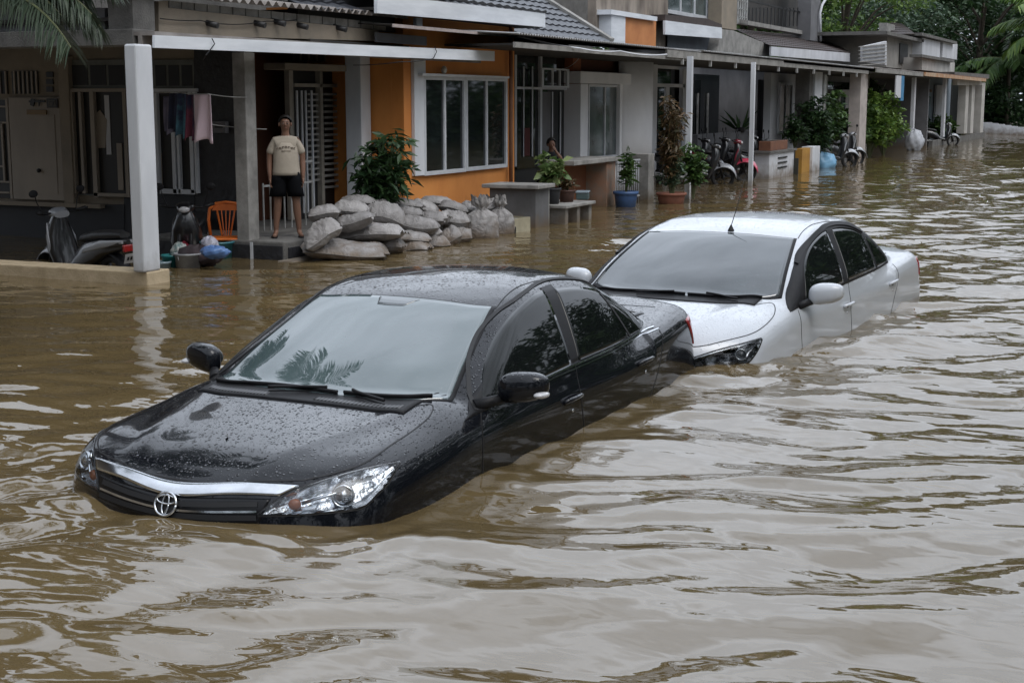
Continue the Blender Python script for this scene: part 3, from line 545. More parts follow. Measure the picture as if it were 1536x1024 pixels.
# ------------------------------------------------------------------ flood water
def water_material():
    m, nt, p, ln = nmat('muddy_water'); N = nt.nodes.new
    g = N('ShaderNodeNewGeometry'); mp = N('ShaderNodeMapping'); mp.inputs['Rotation'].default_value = (0, 0, R_(-33)); mp.inputs['Scale'].default_value = (1.6, .85, 1); ln(g.outputs['Position'], mp.inputs[0])
    n = N('ShaderNodeTexNoise'); n.inputs['Scale'].default_value = .5; n.inputs['Detail'].default_value = 4; ln(g.outputs['Position'], n.inputs['Vector'])
    mx = N('ShaderNodeMix'); mx.data_type = 'RGBA'; mx.inputs[6].default_value = (.105, .075, .034, 1); mx.inputs[7].default_value = (.142, .102, .048, 1); ln(n.outputs['Fac'], mx.inputs[0]); ln(mx.outputs[2], p.inputs['Base Color'])
    p.inputs['Roughness'].default_value = .02; p.inputs['IOR'].default_value = 1.5; p.inputs['Specular IOR Level'].default_value = 1.
    prev = None
    for sc_, st, di in ((1.5, .5, .05), (4.5, .45, .010), (11., .20, .003)):
        a = N('ShaderNodeTexNoise'); a.inputs['Scale'].default_value = sc_; a.inputs['Detail'].default_value = 1.0; a.inputs['Distortion'].default_value = .8; ln(mp.outputs[0], a.inputs['Vector'])
        b = N('ShaderNodeBump'); b.inputs['Strength'].default_value = st; b.inputs['Distance'].default_value = di; ln(a.outputs['Fac'], b.inputs['Height'])
        if prev: ln(prev.outputs[0], b.inputs['Normal'])
        prev = b
    ln(prev.outputs[0], p.inputs['Normal']); return m
def water_height(x, y):
    rs = np.random.RandomState(11); z = np.zeros_like(x)
    wx = x + .10 * np.sin(1.9 * y + .7 * x) + .07 * np.sin(4.1 * y - 1.6 * x + 1.) + .05 * np.sin(6.3 * x + 3.1 * y); wy = y + .14 * np.sin(1.7 * x + 1.3) + .06 * np.sin(5.2 * y + 2.9 * x)
    for i in range(34):
        lam = .26 * 1.06 ** i; th = R_(36) + rs.normal() * .42; k = 2 * math.pi / lam; ph = rs.rand() * 6.28
        s = np.sin(k * (math.cos(th) * wx + math.sin(th) * wy) + ph); s = (s + .25 * np.sin(2 * k * (math.cos(th) * wx + math.sin(th) * wy) + 2 * ph + .5))
        env = np.clip(.5 + .8 * np.sin(.9 * wx * math.sin(ph) + 1.2 * wy * math.cos(ph * 2) + ph * 3), .0, 1.3)
        z += .0053 * lam ** .95 * s * env
    for (pose, hl, hw) in ((POSE_B, 2.42, .93), (POSE_W, 2.55, .95)):
        (cx, cy, _), hd, _p = pose; ch, sh = math.cos(hd), math.sin(hd); u = np.abs((x - cx) * ch + (y - cy) * sh) - hl; v = np.abs(-(x - cx) * sh + (y - cy) * ch) - hw
        d = np.hypot(np.maximum(u, 0), np.maximum(v, 0)); z += .0042 * np.sin(2 * math.pi * (d / .17 + .25 * np.sin(3 * x + 2 * y))) * np.exp(-d / .38)
    return z
def axis(pieces):
    out = [pieces[0][0]]
    for a, b, st in pieces: out += list(np.linspace(a, b, max(2, int(abs(b - a) / st)))[1:])
    return np.array(out)
gx = axis([(-30, 1, 1.5), (1, 3, .15), (3, 9, .028), (9, 15, .045), (15, 26, .09), (26, 50, .22), (50, 110, .8)])
gy = axis([(-70, -14, 1.6), (-14, -3, .25), (-3, 6, .034), (6, 10, .06), (10, 18, .2)])
X, Y = np.meshgrid(gx, gy, indexing='ij')
Z = water_height(X, Y) * np.clip((Y + 14) / 6, .2, 1) * np.interp(np.hypot(X, Y), [0, 20, 60, 100], [1., 1, .8, .4]) * np.interp(Y, [6, 9], [1, .35])
V = np.stack([X, Y, Z], -1).reshape(-1, 3); nx, ny = X.shape
me = bpy.data.meshes.new('water'); I = np.arange(nx * ny).reshape(nx, ny)
Q = np.stack([I[:-1, :-1], I[1:, :-1], I[1:, 1:], I[:-1, 1:]], -1).reshape(-1, 4)
me.vertices.add(len(V)); me.vertices.foreach_set('co', V.ravel()); me.loops.add(Q.size); me.loops.foreach_set('vertex_index', Q.ravel())
me.polygons.add(len(Q)); me.polygons.foreach_set('loop_start', np.arange(0, Q.size, 4)); me.polygons.foreach_set('loop_total', np.full(len(Q), 4)); me.update(); me.polygons.foreach_set('use_smooth', [True] * len(Q)); me.materials.append(water_material()); me.validate()
w = link('water', me); tag(w, kind='structure')
gm = MB(); gm.add([(-400, -400, -.75), (900, -400, -.75), (900, 500, -.75), (-400, 500, -.75)], [(0, 1, 2, 3)])
tag(gm.build('ground', mat('earth', (.10, .08, .05), (.06, .05, .03), rough=.9)), kind='structure')
# ------------------------------------------------------------------ houses
MUD = (.13, .09, .05)
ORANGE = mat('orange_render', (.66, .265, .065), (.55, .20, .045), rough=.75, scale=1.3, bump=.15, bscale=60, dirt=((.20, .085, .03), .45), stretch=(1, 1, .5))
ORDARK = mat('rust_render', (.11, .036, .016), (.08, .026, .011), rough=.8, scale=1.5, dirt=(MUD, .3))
WHITE_T = mat('white_trim', (.68, .70, .73), (.56, .58, .61), rough=.55, scale=2.4, stretch=(1, 1, .35), dirt=(MUD, .35))
WHITE_F = mat('white_fascia', (.76, .79, .83), (.62, .65, .69), rough=.5, scale=2.0, stretch=(.6, 1, 4))
CREAM = mat('cream_render', (.30, .25, .19), (.19, .165, .13), rough=.8, scale=1.8, bump=.2, bscale=50, thr=(.3, .7), dirt=(MUD, .4))
GREYW = mat('grey_render', (.17, .17, .18), (.11, .11, .115), rough=.8, scale=1.4, bump=.15, bscale=50, dirt=(MUD, .4))
PALEW = mat('pale_render', (.60, .61, .64), (.45, .46, .48), rough=.75, scale=1.2, bump=.12, bscale=50, dirt=(MUD, .45), stretch=(1, 1, .5))
CONC = mat('concrete', (.17, .165, .155), (.075, .072, .068), rough=.88, scale=3.2, bump=.4, bscale=45, thr=(.3, .7))
CONCL = mat('light_concrete', (.32, .31, .29), (.18, .175, .165), rough=.85, scale=4, bump=.35, bscale=50, dirt=(MUD, .3))
KERB = mat('kerb_stone', (.52, .42, .28), (.38, .30, .19), rough=.7, scale=5, bump=.3, bscale=40)
DARKW = mat('dark_tile_wall', (.030, .031, .036), (.018, .018, .022), rough=.5, scale=6, bump=.7, bscale=14)
LOWW = mat('dark_grey_dado', (.040, .042, .048), (.028, .03, .034), rough=.7, scale=2)
DGLASS = glass_dark('window_glass', (.012, .016, .017), .03, spec=.7)
CGLASS = glass_dark('curtained_glass', (.12, .15, .15), .05, c2=(.05, .065, .068), spec=.6)
DOORC = mat('cream_door', (.34, .29, .235), (.26, .225, .185), rough=.6, scale=2, stretch=(1, 1, .4))
LITW = mat('lit_white_wall', (.80, .81, .84), (.68, .69, .72), rough=.7, scale=1.2, bump=.1, bscale=50, dirt=(MUD, .45), stretch=(1, 1, .5))  # albedo raised so the wall under the awning looks lit
ALU = mat('aluminium_frame', (.58, .60, .63), (.48, .50, .53), rough=.4, scale=6)
STEEL = mat('painted_steel', (.42, .43, .43), (.25, .24, .22), rough=.5, scale=8)
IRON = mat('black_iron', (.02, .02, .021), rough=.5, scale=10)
RUSTY = mat('rusty_steel', (.20, .10, .055), (.09, .05, .03), rough=.8, scale=7, thr=(.4, .6))
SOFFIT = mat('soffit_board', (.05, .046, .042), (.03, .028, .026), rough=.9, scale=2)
ZINC = mat('zinc_sheet', (.34, .35, .36), (.20, .195, .19), rough=.55, scale=2.4, metal=.3, stretch=(1, 1, 1), thr=(.3, .7))
ZINCW = mat('weathered_roof_sheet', (.30, .28, .26), (.15, .13, .12), rough=.8, scale=3.4, thr=(.3, .7))
LAMPG = mat('lamp_glass', (.5, .5, .46), rough=.3)
def tilemat(name, c1, c2, sx=3.2):
    m, nt, p, ln = nmat(name); N = nt.nodes.new
    tc = N('ShaderNodeTexCoord'); br = N('ShaderNodeTexBrick'); br.inputs['Scale'].default_value = 1.; br.inputs['Brick Width'].default_value = .30; br.inputs['Row Height'].default_value = .26; br.inputs['Mortar Size'].default_value = .02
    br.inputs['Color1'].default_value = (*c1, 1); br.inputs['Color2'].default_value = (*c2, 1); br.inputs['Mortar'].default_value = (.006, .006, .006, 1)
    ln(tc.outputs['UV'], br.inputs['Vector']); n = N('ShaderNodeTexNoise'); n.inputs['Scale'].default_value = 2; n.inputs['Detail'].default_value = 8; ln(tc.outputs['Object'], n.inputs['Vector'])
    mx = N('ShaderNodeMix'); mx.data_type = 'RGBA'; mx.blend_type = 'MULTIPLY'; mx.inputs[0].default_value = .7; ln(br.outputs['Color'], mx.inputs[6]); ln(n.outputs['Color'], mx.inputs[7]); ln(mx.outputs[2], p.inputs['Base Color'])
    p.inputs['Roughness'].default_value = .5; return m
TILE_D = mat('slate_roof_tile', (.045, .048, .058), (.022, .024, .029), rough=.42, scale=5, thr=(.3, .7), bump=.3, bscale=20)
TILE_B = mat('brown_roof_tile', (.075, .055, .050), (.035, .027, .025), rough=.6, scale=5, thr=(.3, .7), bump=.3, bscale=20)
def PY(mb, pts, Y, dep, mi=0):
    """a street-facing slab: photo outline measured on the wall plane Y, dep deep"""
    q = [ony(px, py, Y) for px, py in pts]; return mb.prism([(float(a[0]), float(a[2])) for a in q], 'y', Y, Y + dep, mi)
def PX(mb, pts, X, dep, mi=0):
    q = [onx(px, py, X) for px, py in pts]; return mb.prism([(float(a[1]), float(a[2])) for a in q], 'x', X, X + dep, mi)
def BY(mb, px0, py0, px1, py1, Y, dep, mi=0):
    a = ony(px0, (py0+py1)/2, Y); b = ony(px1, (py0+py1)/2, Y); m = (px0+px1)/2; t = ony(m, py0, Y)[2]; u = ony(m, py1, Y)[2]
    return mb.box(a[0], b[0], Y, Y + dep, u, t, mi)
def BX(mb, px0, py0, px1, py1, X, dep, mi=0):
    a = onx(px0, (py0+py1)/2, X); b = onx(px1, (py0+py1)/2, X); m = (px0+px1)/2; t = onx(m, py0, X)[2]; u = onx(m, py1, X)[2]
    return mb.box(X, X + dep, b[1], a[1], u, t, mi)
def corrugated(name, m, x0, x1, y0, z0, y1, z1, parent, pitch=.11, amp=.016, z0b=None, z1b=None):
    """sheet running from the eave (y0,z0) back to (y1,z1); ribs run down the slope"""
    n = max(8, int((x1 - x0) / pitch) * 6); xs = np.linspace(x0, x1, n); G = []
    za = np.linspace(z0, z0b if z0b is not None else z0, n); zb = np.linspace(z1, z1b if z1b is not None else z1, n)
    rs = random.Random(int(x0 * 7))
    w = amp * np.sin(xs / pitch * 2 * math.pi)
    for t in (0, .33, .66, 1.0): G.append([(x, y0 + (y1 - y0) * t, a + (b - a) * t + q) for x, a, b, q in zip(xs, za, zb, w)])
    mb = MB(); mb.grid(G); return mb.build(name, m, parent, solid=.006, fixn=False)
def tiled(name, m, P, parent, rows=14, rag=.02):
    """tiled slope between eave edge P0-P1 and ridge edge P3-P2: stepped courses with rounded tiles"""
    P0, P1, P2, P3 = [Vector(p) for p in P]; nrm = (P1 - P0).cross(P3 - P0).normalized(); nrm = nrm if nrm.z > 0 else -nrm
    L_ = (P1 - P0).length; nx = max(6, int(L_ / .075)); mb = MB()
    for r in range(rows):
        G = []
        for k, (t, up) in enumerate(((r / rows, .0), (r / rows, .035), ((r + 1.1) / rows, .006))):
            a = P0.lerp(P3, min(t, 1)); b = P1.lerp(P2, min(t, 1)); row = []
            for i in range(nx + 1):
                q = a.lerp(b, i / nx); w = .014 * math.sin(i * math.pi * .5) if k else 0
                row.append(tuple(q + nrm * (up + w)))
            G.append(row)
        mb.grid(G, smooth=False)
    return mb.build(name, m, parent, fixn=False)
def window(parent, px0, py0, px1, py1, Y, n=2, glass=DGLASS, fr=ALU, fw=.055, plane='y', dep=.06, name='window'):
    f = ony if plane == 'y' else onx
    a = f(px0, (py0+py1)/2, Y); b = f(px1, (py0+py1)/2, Y); m = (px0+px1)/2; zt = f(m, py0, Y)[2]; zb = f(m, py1, Y)[2]
    k = 0 if plane == 'y' else 1; u0, u1 = min(a[k], b[k]), max(a[k], b[k]); mb = MB()
    def bx(p, q, z0, z1, d0, d1, mm=mb):
        if plane == 'y': mm.box(p, q, Y + d0, Y + d1, z0, z1)
        else: mm.box(Y + d0, Y + d1, p, q, z0, z1)
    bx(u0, u1, zt - fw, zt, -.02, dep); bx(u0, u1, zb, zb + fw, -.02, dep); bx(u0, u0 + fw, zb + fw, zt - fw, -.02, dep); bx(u1 - fw, u1, zb + fw, zt - fw, -.02, dep)
    for i in range(1, n):
        c = u0 + (u1 - u0) * i / n; bx(c - fw * .5, c + fw * .5, zb + fw, zt - fw, -.012, dep)
    w = mb.build(name, fr, parent, bevel=.004)
    g = MB(); bx(u0 + fw * .5, u1 - fw * .5, zb + fw * .5, zt - fw * .5, .015, .03, g); g.build('pane', glass, w)
    return w
# ============ house with the carport, left
h1 = empty('carport_house', (14, 10.5, 0), 0, 'grey carport house with cream door and open casement windows, at the left edge', 'house')
def part(mb, name, m, par, **k):
    o = mb.build(name, m, par, **k); o.matrix_parent_inverse = Matrix.Translation(par.location).inverted() if par.type == 'EMPTY' else Matrix.Identity(4); return o
_build = MB.build
def build_rel(s, name, mats, parent=None, **k):
    o = _build(s, name, mats, parent, **k)
    if parent is not None and parent.type == 'EMPTY' and 'houseframe' in parent: o.location = -parent.location
    return o
MB.build = build_rel
def house(name, loc, label, cat='house', group=None):
    e = empty(name, loc, 0, label, cat, group); e['houseframe'] = 1; return e
h1['houseframe'] = 1
mb = MB(); mb.prism([(12.28, 9.70), (12.66, 9.70), (12.62, 10.4), (12.62, 17), (12.28, 17)], 'z', -.5, .13); mb.build('kerb', KERB, h1, bevel=.015)
mb = MB(); cc_ = onz(217, 409, .13); mb.box(cc_[0], cc_[0] + .27, cc_[1], cc_[1] + .15, .13, 2.46); mb.build('column', WHITE_T, h1, bevel=.02)
# beam over the column, running back along Y, and street-side cream parapet
MB().box(12.58, 12.95, 10.0, 17, 2.46, 2.63).build('beam', CONC, h1, bevel=.01)
mb = MB(); PX(mb, [(-60, 10), (157, 12), (157, 48), (-60, 47)], 12.75, .12); mb.build('parapet_panel', GREYW, h1)
MB().box(12.62, 12.98, 10.02, 10.34, 2.63, 3.5).build('upper_column', CONC, h1)
mb = MB(); PY(mb, [(238, 2), (252, 2), (252, 12), (568, 46), (568, 62), (238, 52)], 10.12, .12); mb.build('parapet', CREAM, h1)
mb = MB()
for i in range(17):
    a = 254 + i * 19.2; PY(mb, [(a, 1 + (a - 254) * .106), (a + 17.6, 1 + (a + 17.6 - 254) * .106), (a + 17.6, 12 + (a + 17.6 - 254) * .106), (a, 12 + (a - 254) * .106)], 10.16, .10)
mb.build('block_course', CONCL, h1)
for px, py in ((310, 33), (382, 33), (412, 31), (446, 36), (505, 40)):
    q = ony(px, py, 10.12); MB().tube([(q[0], q[1] + .05, q[2]), (q[0] + .03, q[1] - .13, q[2] - .045)], .035, 10).build('pipe_stub', IRON, h1)
a0 = ony(236, -6, 10.0); a1 = ony(605, 28, 10.0)
corrugated('roof_sheet', ZINCW, a0[0] - .6, a1[0], 9.92, a0[2] + .02, 14., a0[2] + .55, h1, .17, .03, a1[2] + .02, a1[2] + .5)
b0 = onx(-60, -2, 12.6)
mb = MB(); ys = np.linspace(10.6, 17, 220); G = [[(12.45 + t * .5, y, 3.06 + t * .3 + .03 * math.sin(y / .17 * 6.283)) for y in ys] for t in (0, 1, 3)]
mb.grid(G); mb.build('roof_sheet', ZINCW, h1, solid=.006, fixn=False)
mb = MB()
for i in range(12): mb.box(12.78, 12.90, 10.9 + i * .5, 11.34 + i * .5, 2.92, 3.04)
mb.build('block_course', CONCL, h1)
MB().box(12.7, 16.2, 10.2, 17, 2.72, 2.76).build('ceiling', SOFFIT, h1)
mb = MB(); PY(mb, [(232, 53), (742, 77), (742, 92), (232, 72)], 9.70, .03); mb.build('fascia', WHITE_F, h1)
mb = MB(); mb.box(12.6, 20.8, 9.735, 10.1, 2.56, 2.60); mb.box(12.6, 20.8, 9.9, 9.95, 2.46, 2.56); mb.build('awning_sheet', ZINCW, h1)
mb = MB(); mb.box(14.94, 15.16, 10.24, 10.42, -.3, 2.46); mb.build('post', CONCL, h1, bevel=.01)
# wall facing the camera, set back inside the carport
WX = 16.0
MB().box(WX, WX + .18, 10.95, 18.5, -.5, 2.9).build('wall', CREAM, h1)
mb = MB(); PX(mb, [(-120, 308), (186, 307), (186, 400), (-120, 400)], WX - .06, .058); mb.build('dado', LOWW, h1)
mb = MB(); PX(mb, [(186, 292), (291, 291), (291, 400), (186, 400)], WX - .05, .048); mb.build('dado', LOWW, h1)
mb = MB(); PX(mb, [(291, 60), (366, 60), (366, 420), (291, 420)], WX - .04, .038); mb.build('tile_panel', DARKW, h1)
mb = MB(); BX(mb, -60, 303, 150, 309, WX - .16, .16); mb.build('sill', CREAM, h1)
mb = MB(); BX(mb, 16, 146, 93, 300, WX - .07, .065); d = mb.build('door', DOORC, h1, bevel=.01)
mb = MB(); BX(mb, 26, 172, 84, 290, WX - .078, .007); mb.build('door_panel', DOORC, d)
q = onx(58, 256, WX - .1); MB().ball(q, .03, 10, 8).build('handle', IRON, d)
mb = MB(); BX(mb, 91, 84, 106, 306, WX - .12, .12); mb.build('pilaster', CREAM, h1, bevel=.01)
for (x0, x1) in ((-40, 11), (18, 57)):
    mb = MB(); BX(mb, x0, 107, x1, 141, WX - .02, .018); o = mb.build('vent', IRON, h1)
    mb = MB()
    for i in range(6): a = x0 + 3 + i * (x1 - x0 - 6) / 5; BX(mb, a - 1.1, 107, a + 1.1, 141, WX - .04, .018)
    mb.build('vent_bars', DOORC, o)
mb = MB()
for i, y in enumerate((108, 119, 130)): BX(mb, 69, y, 79, y + 8, WX - .02, .018)
mb.build('vent', IRON, h1)
mb = MB(); BX(mb, -60, 150, 14, 296, WX - .02, .018); o = mb.build('grille_opening', IRON, h1)
mb = MB()
for y in (160, 184, 272, 288): BX(mb, -60, y - 1.3, 14, y + 1.3, WX - .05, .028)
for x in (-20, 4): BX(mb, x - 1.3, 184, x + 1.3, 272, WX - .05, .028)
BX(mb, -20, 248, 4, 251, WX - .05, .028); BX(mb, 11.5, 148, 15, 298, WX - .06, .038); mb.build('grille_bars', DOORC, o)
# signs by the door
mb = MB(); BX(mb, 43, 151, 67, 154, WX - .095, .015); PX(mb, [(46, 148), (52, 149), (50, 160), (45, 158)], WX - .098, .014); PX(mb, [(56, 150), (60, 150), (58, 160)], WX - .097, .014); mb.build('door_ornament', IRON, h1)
mb = MB(); BX(mb, 70, 148, 86, 162, WX - .095, .015); s7 = mb.build('number_plate', IRON, h1)
mb = MB(); BX(mb, 72.5, 150, 83.5, 160, WX - .099, .003); mb.build('plate_face', CONC, s7)
mb = MB(); PX(mb, [(75.5, 151.5), (81, 151.5), (81, 153), (79.4, 159), (77.8, 159), (79.3, 153.2), (75.5, 153.2)], WX - .103, .003); mb.build('numeral', IRON, s7)
mb = MB(); BX(mb, 40, 165, 69, 172, WX - .095, .015); mb.build('name_strip', mat('mustard_plate', (.22, .13, .03), rough=.5), h1)
def casement(x0, x1, y0, y1, ybase):
    # transom above, dark opening, white-framed leaves
    mb = MB(); BX(mb, x0 - 2, y0 - 4, x1 + 2, y1 + 2, WX - .03, .028); f = mb.build('window', mat('grey_green_frame', (.19, .20, .185), (.12, .125, .115), rough=.6, scale=3), h1)
    mb = MB(); BX(mb, x0, ybase + 6, x1, y1, WX - .036, .006); mb.build('opening', IRON, f)
    mb = MB(); n = 3
    for i in range(n): BX(mb, x0 + 4 + i * (x1 - x0 - 4) / n, y0 + 4, x0 + (i + 1) * (x1 - x0 - 4) / n, ybase - 3, WX - .037, .006)
    mb.build('transom_panel', LOWW, f); return f
f1 = casement(104, 190, 94, 292, 131); f2 = casement(229, 292, 94, 290, 132)
mb = MB()
for a, b in ((107, 111), (120, 124), (137, 143), (186, 191)): BX(mb, a, 138, b, 296 if a > 130 else 290, WX - .10, .06)
BX(mb, 140, 290, 190, 295, WX - .10, .06); BX(mb, 104, 133, 192, 138, WX - .09, .05); mb.build('casement_frame', DOORC, f1)
mb = MB(); BX(mb, 158, 143, 165, 232, WX - .045, .008); mb.build('light_gap', PALEW, f1)
mb = MB(); PX(mb, [(142, 172), (150, 165), (160, 180), (158, 222), (143, 222)], WX - .05, .01); BX(mb, 176, 215, 184, 285, WX - .05, .01); mb.build('curtain', DOORC, f1)
mb = MB()
for a, b in ((233, 237), (257, 262), (265, 268), (284, 289), (291, 294)): BX(mb, a, 138, b, 290, WX - .10, .06)
BX(mb, 232, 284, 292, 291, WX - .10, .059); BX(mb, 229, 133, 294, 138, WX - .09, .05); mb.build('casement_frame', WHITE_T, f2)
mb = MB(); BX(mb, 236, 230, 243, 284, WX - .05, .01); mb.build('curtain', DOORC, f2)
mb = MB(); BX(mb, 318, 182, 338, 200, WX - .12, .08); mb.build('meter_box', GREYW, h1, bevel=.01)
mb = MB(); BX(mb, 322, 189, 334, 192, WX - .125, .004); mb.build('meter_slot', IRON, h1)
# ============ unseen block added as the next house, to shade the carport
hn = house('added_shade_house', (3, 13, 0), 'unseen house block added left of the carport house to shade it')
MB().box(-8, 8.3, 10.6, 20, -.5, 3.6).build('wall', CREAM, hn)
MB().hexa([(-8.4, 9.9, 3.5), (8.6, 9.9, 3.5), (8.6, 20.5, 3.5), (-8.4, 20.5, 3.5), (-8.4, 14, 5.4), (8.6, 14, 5.4), (8.6, 16, 5.4), (-8.4, 16, 5.4)]).build('roof', TILE_D, hn)
MB().box(16.2, 40, 15.5, 15.7, -.5, 5.2).build('rear_wall', CONC, h1)
# ============ orange house
ho = house('orange_house', (20, 11, 0), 'orange rendered house with white sliding window and slate tiled roof')
YB = 10.2
XA, XB = 18.84, 22.72
MB().box(XA, XB, YB, YB + .2, -.5, 3.25).build('front_wall', ORANGE, ho)
MB().box(XA, XA + .2, YB + .202, 12.5, -.5, 3.25).build('side_wall', ORANGE, ho)
MB().box(XB - .18, XB, YB + .202, 12.5, -.5, 3.25).build('side_wall', ORANGE, ho)
mb = MB(); mb.box(19.06, 19.42, YB - .06, YB - .002, .80, 2.60); mb.build('window_surround', WHITE_T, ho, bevel=.006)
w = window(ho, 635, 114.5, 697.5, 261, YB - .045, 2, DGLASS, ALU, .06); w2 = window(ho, 698, 116, 760, 254, YB - .045, 2, DGLASS, ALU, .06)
mb = MB(); PY(mb, [(634, 110), (764, 115), (764, 118), (634, 114)], YB - .14, .14); mb.build('window_ledge', WHITE_T, ho)
mb = MB(); q = ony(767, 200, YB - .08); mb.tube([(q[0] - .02, YB - .08, .42), (q[0] - .02, YB - .08, 3.1)], .035, 8); mb.build('downpipe', mat('brown_pipe', (.28, .13, .07), rough=.6, scale=4), ho)
# recess behind the porch
YD = 11.8
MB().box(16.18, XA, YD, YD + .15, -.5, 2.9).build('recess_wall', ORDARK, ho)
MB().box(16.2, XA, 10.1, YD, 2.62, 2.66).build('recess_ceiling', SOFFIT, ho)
mb = MB(); mb.box(18.52, 18.80, 10.72, 10.98, .2, 2.62); mb.build('column', WHITE_T, ho, bevel=.01)
MB().box(14.9, 18.84, 9.72, YD, -.5, .215).build('porch_floor', CONC, ho, bevel=.02)
MB().box(14.98, 18.8, 9.70, 9.718, -.2, .14).build('porch_riser', DARKW, ho)
MB().box(14.88, 14.898, 9.74, 11.7, -.2, .165).build('porch_riser', DARKW, ho)
MB().box(14.87, 14.878, 10.15, 10.19, -.2, .20).build('corner_strip', ALU, ho)
MB().box(14.7, 17.0, 9.45, 9.69, -.5, .012).build('porch_step', CONCL, ho, bevel=.01)
dy = 11.3
mb = MB(); BY(mb, 436, 104, 442, 330, dy, .08); BY(mb, 482, 104, 486, 330, dy, .08); BY(mb, 526, 104, 531, 330, dy, .08); BY(mb, 442, 102, 526, 106, dy, .079); BY(mb, 442, 126, 526, 131, dy, .079)
df = mb.build('door', mat('cream_timber', (.36, .33, .28), (.26, .235, .20), rough=.6, scale=4), ho)
mb = MB(); BY(mb, 440, 104, 528, 330, dy + .085, .02); mb.build('door_backing', IRON, df)
mb = MB()
for i in range(17):
    y = 140 + i * 8.6; BY(mb, 487, y, 526, y + 3.4, dy + .01, .05)
    if i < 16: BY(mb, 462, y, 480, y + 3.0, dy + .04, .03)
mb.build('louvre', mat('louvre_white', (.34, .33, .31), rough=.6), df)
mb = MB()
for x in (448, 455, 461, 470): BY(mb, x - .9, 136, x + .9, 320, dy - .05, .02)
mb.build('security_bars', ALU, df)
mb = MB(); BY(mb, 428, 96, 520, 106, dy - .35, .35); mb.build('door_hood', CREAM, ho, bevel=.01)
mb = MB(); BY(mb, 440, 80, 500, 92, dy + .2, .02); ov_ = mb.build('vent', IRON, ho)
mb = MB()
for x in (452, 464, 476, 488): BY(mb, x - 1, 80, x + 1, 92, dy + .18, .018)
mb.build('vent_bars', DOORC, ov_)
mb = MB()
for i in range(8):
    x = 395 + i * 10.5; a = ony(x, 300, 10.75); mb.bar((a[0], 10.75, .22), (a[0], 10.75, .22 + (.62 if i < 4 else .9)), .016)
a = ony(395, 300, 10.75); b = ony(469, 300, 10.75); mb.bar((a[0], 10.75, .80), (b[0], 10.75, .80), .025); mb.bar((a[0] + .9, 10.75, 1.08), (b[0], 10.75, 1.08), .03); mb.build('porch_railing', STEEL, ho)
# roof
e0, e1 = ony(570, 20, 9.75), ony(818, 41, 9.75)
mb = MB(); PY(mb, [(566, -8), (818, 20), (818, 41), (566, 20)], 9.75, .05); mb.build('fascia', WHITE_F, ho)
ztop = ony(818, 20, 9.75)[2]
tiled('roof', TILE_D, [(e0[0], 9.74, ztop - .0), (e1[0] + .02, 9.74, ztop), (e1[0] + .02, 13.2, ztop + 1.35), (e0[0], 13.2, ztop + 1.35)], ho, 14)
MB().box(e0[0] + .1, e1[0], 9.80, 12.5, ztop - .24, ztop - .20).build('soffit', SOFFIT, ho)
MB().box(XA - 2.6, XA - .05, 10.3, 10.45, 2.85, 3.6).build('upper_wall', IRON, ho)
r0 = ony(480, 18, 10.0)
tiled('roof', TILE_D, [(r0[0] - .3, 9.95, r0[2]), (e0[0], 9.95, r0[2] + .03), (e0[0], 13, r0[2] + 1.2), (r0[0] - .3, 13, r0[2] + 1.2)], ho, 10)
mb = MB(); PY(mb, [(590, 36), (776, 53), (776, 57), (590, 41)], 9.60, .02); mb.build('canopy_edge', mat('pinkish_strip', (.42, .36, .34), rough=.6, scale=9), ho)
a, b = ony(592, 37, 9.6), ony(774, 54, 9.6); MB().hexa([(a[0], 9.62, a[2]), (b[0], 9.62, b[2]), (b[0], YB, b[2] + .02), (a[0], YB, a[2] + .02), (a[0], 9.62, a[2] + .012), (b[0], 9.62, b[2] + .012), (b[0], YB, b[2] + .032), (a[0], YB, a[2] + .032)]).build('canopy_sheet', SOFFIT, ho)
mb = MB(); BY(mb, 625, 27, 634, 43, 9.98, .06); PX(mb, [(1, 1)], 1, 1) if False else None; mb.build('flood_lamp', ALU, ho, bevel=.01)
q = ony(666, 105, 10.1); MB().ball(q, (.045, .045, .06), 12, 8).build('bulb', LAMPG, ho)
mb = MB(); BY(mb, 564, 52, 640, 66, 9.98, .02); mb.build('grey_board', GREYW, ho)
# ============ grey-white house with dark shopfront doors
hg = house('shopfront_house', (29, 11.5, 0), 'house with dark glass doors, orange pillar and white framed bay under a long sheet awning')
YG = 11.0
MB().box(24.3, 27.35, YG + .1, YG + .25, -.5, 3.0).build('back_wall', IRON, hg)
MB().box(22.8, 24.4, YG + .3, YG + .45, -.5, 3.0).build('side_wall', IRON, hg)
mb = MB()
for x in (774, 812, 858): BY(mb, x - 1.4, 75, x + 1.4, 250, YG, .05)
BY(mb, 774, 131, 860, 134.5, YG - .005, .05); dfr = mb.build('door', ALU, hg)
mb = MB(); BY(mb, 775, 80, 858, 250, YG + .055, .02); mb.build('pane', DGLASS, dfr)
mb = MB()
for x in (786, 799, 829, 841, 851): mb = MB(); BY(mb, x - .7, 100 if x < 810 else 138, x + .7, 235, YG + .03, .012); mb.build('security_bar', ALU, dfr)
mb = MB(); f0 = ony(813, 117, YG - .3); f1_ = ony(853, 117, YG - .3)
for (a, b, c, d) in ((813, 103, 854, 105.5), (813, 129, 854, 131.5), (813, 105, 816, 129), (851, 105, 854, 129), (829, 105, 830.3, 129), (840, 105, 841.3, 129)): BY(mb, a, b, c, d, YG - .3, .03)
mb.build('transom_window', ALU, hg)
mb = MB(); BY(mb, 813, 138, 826, 235, YG + .01, .02); mb.build('curtain', GREYW, dfr)
mb = MB(); BY(mb, 787, 192, 795, 234, YG + .02, .01); mb.build('red_cloth', mat('red_cloth', (.10, .022, .02), rough=.9), dfr)
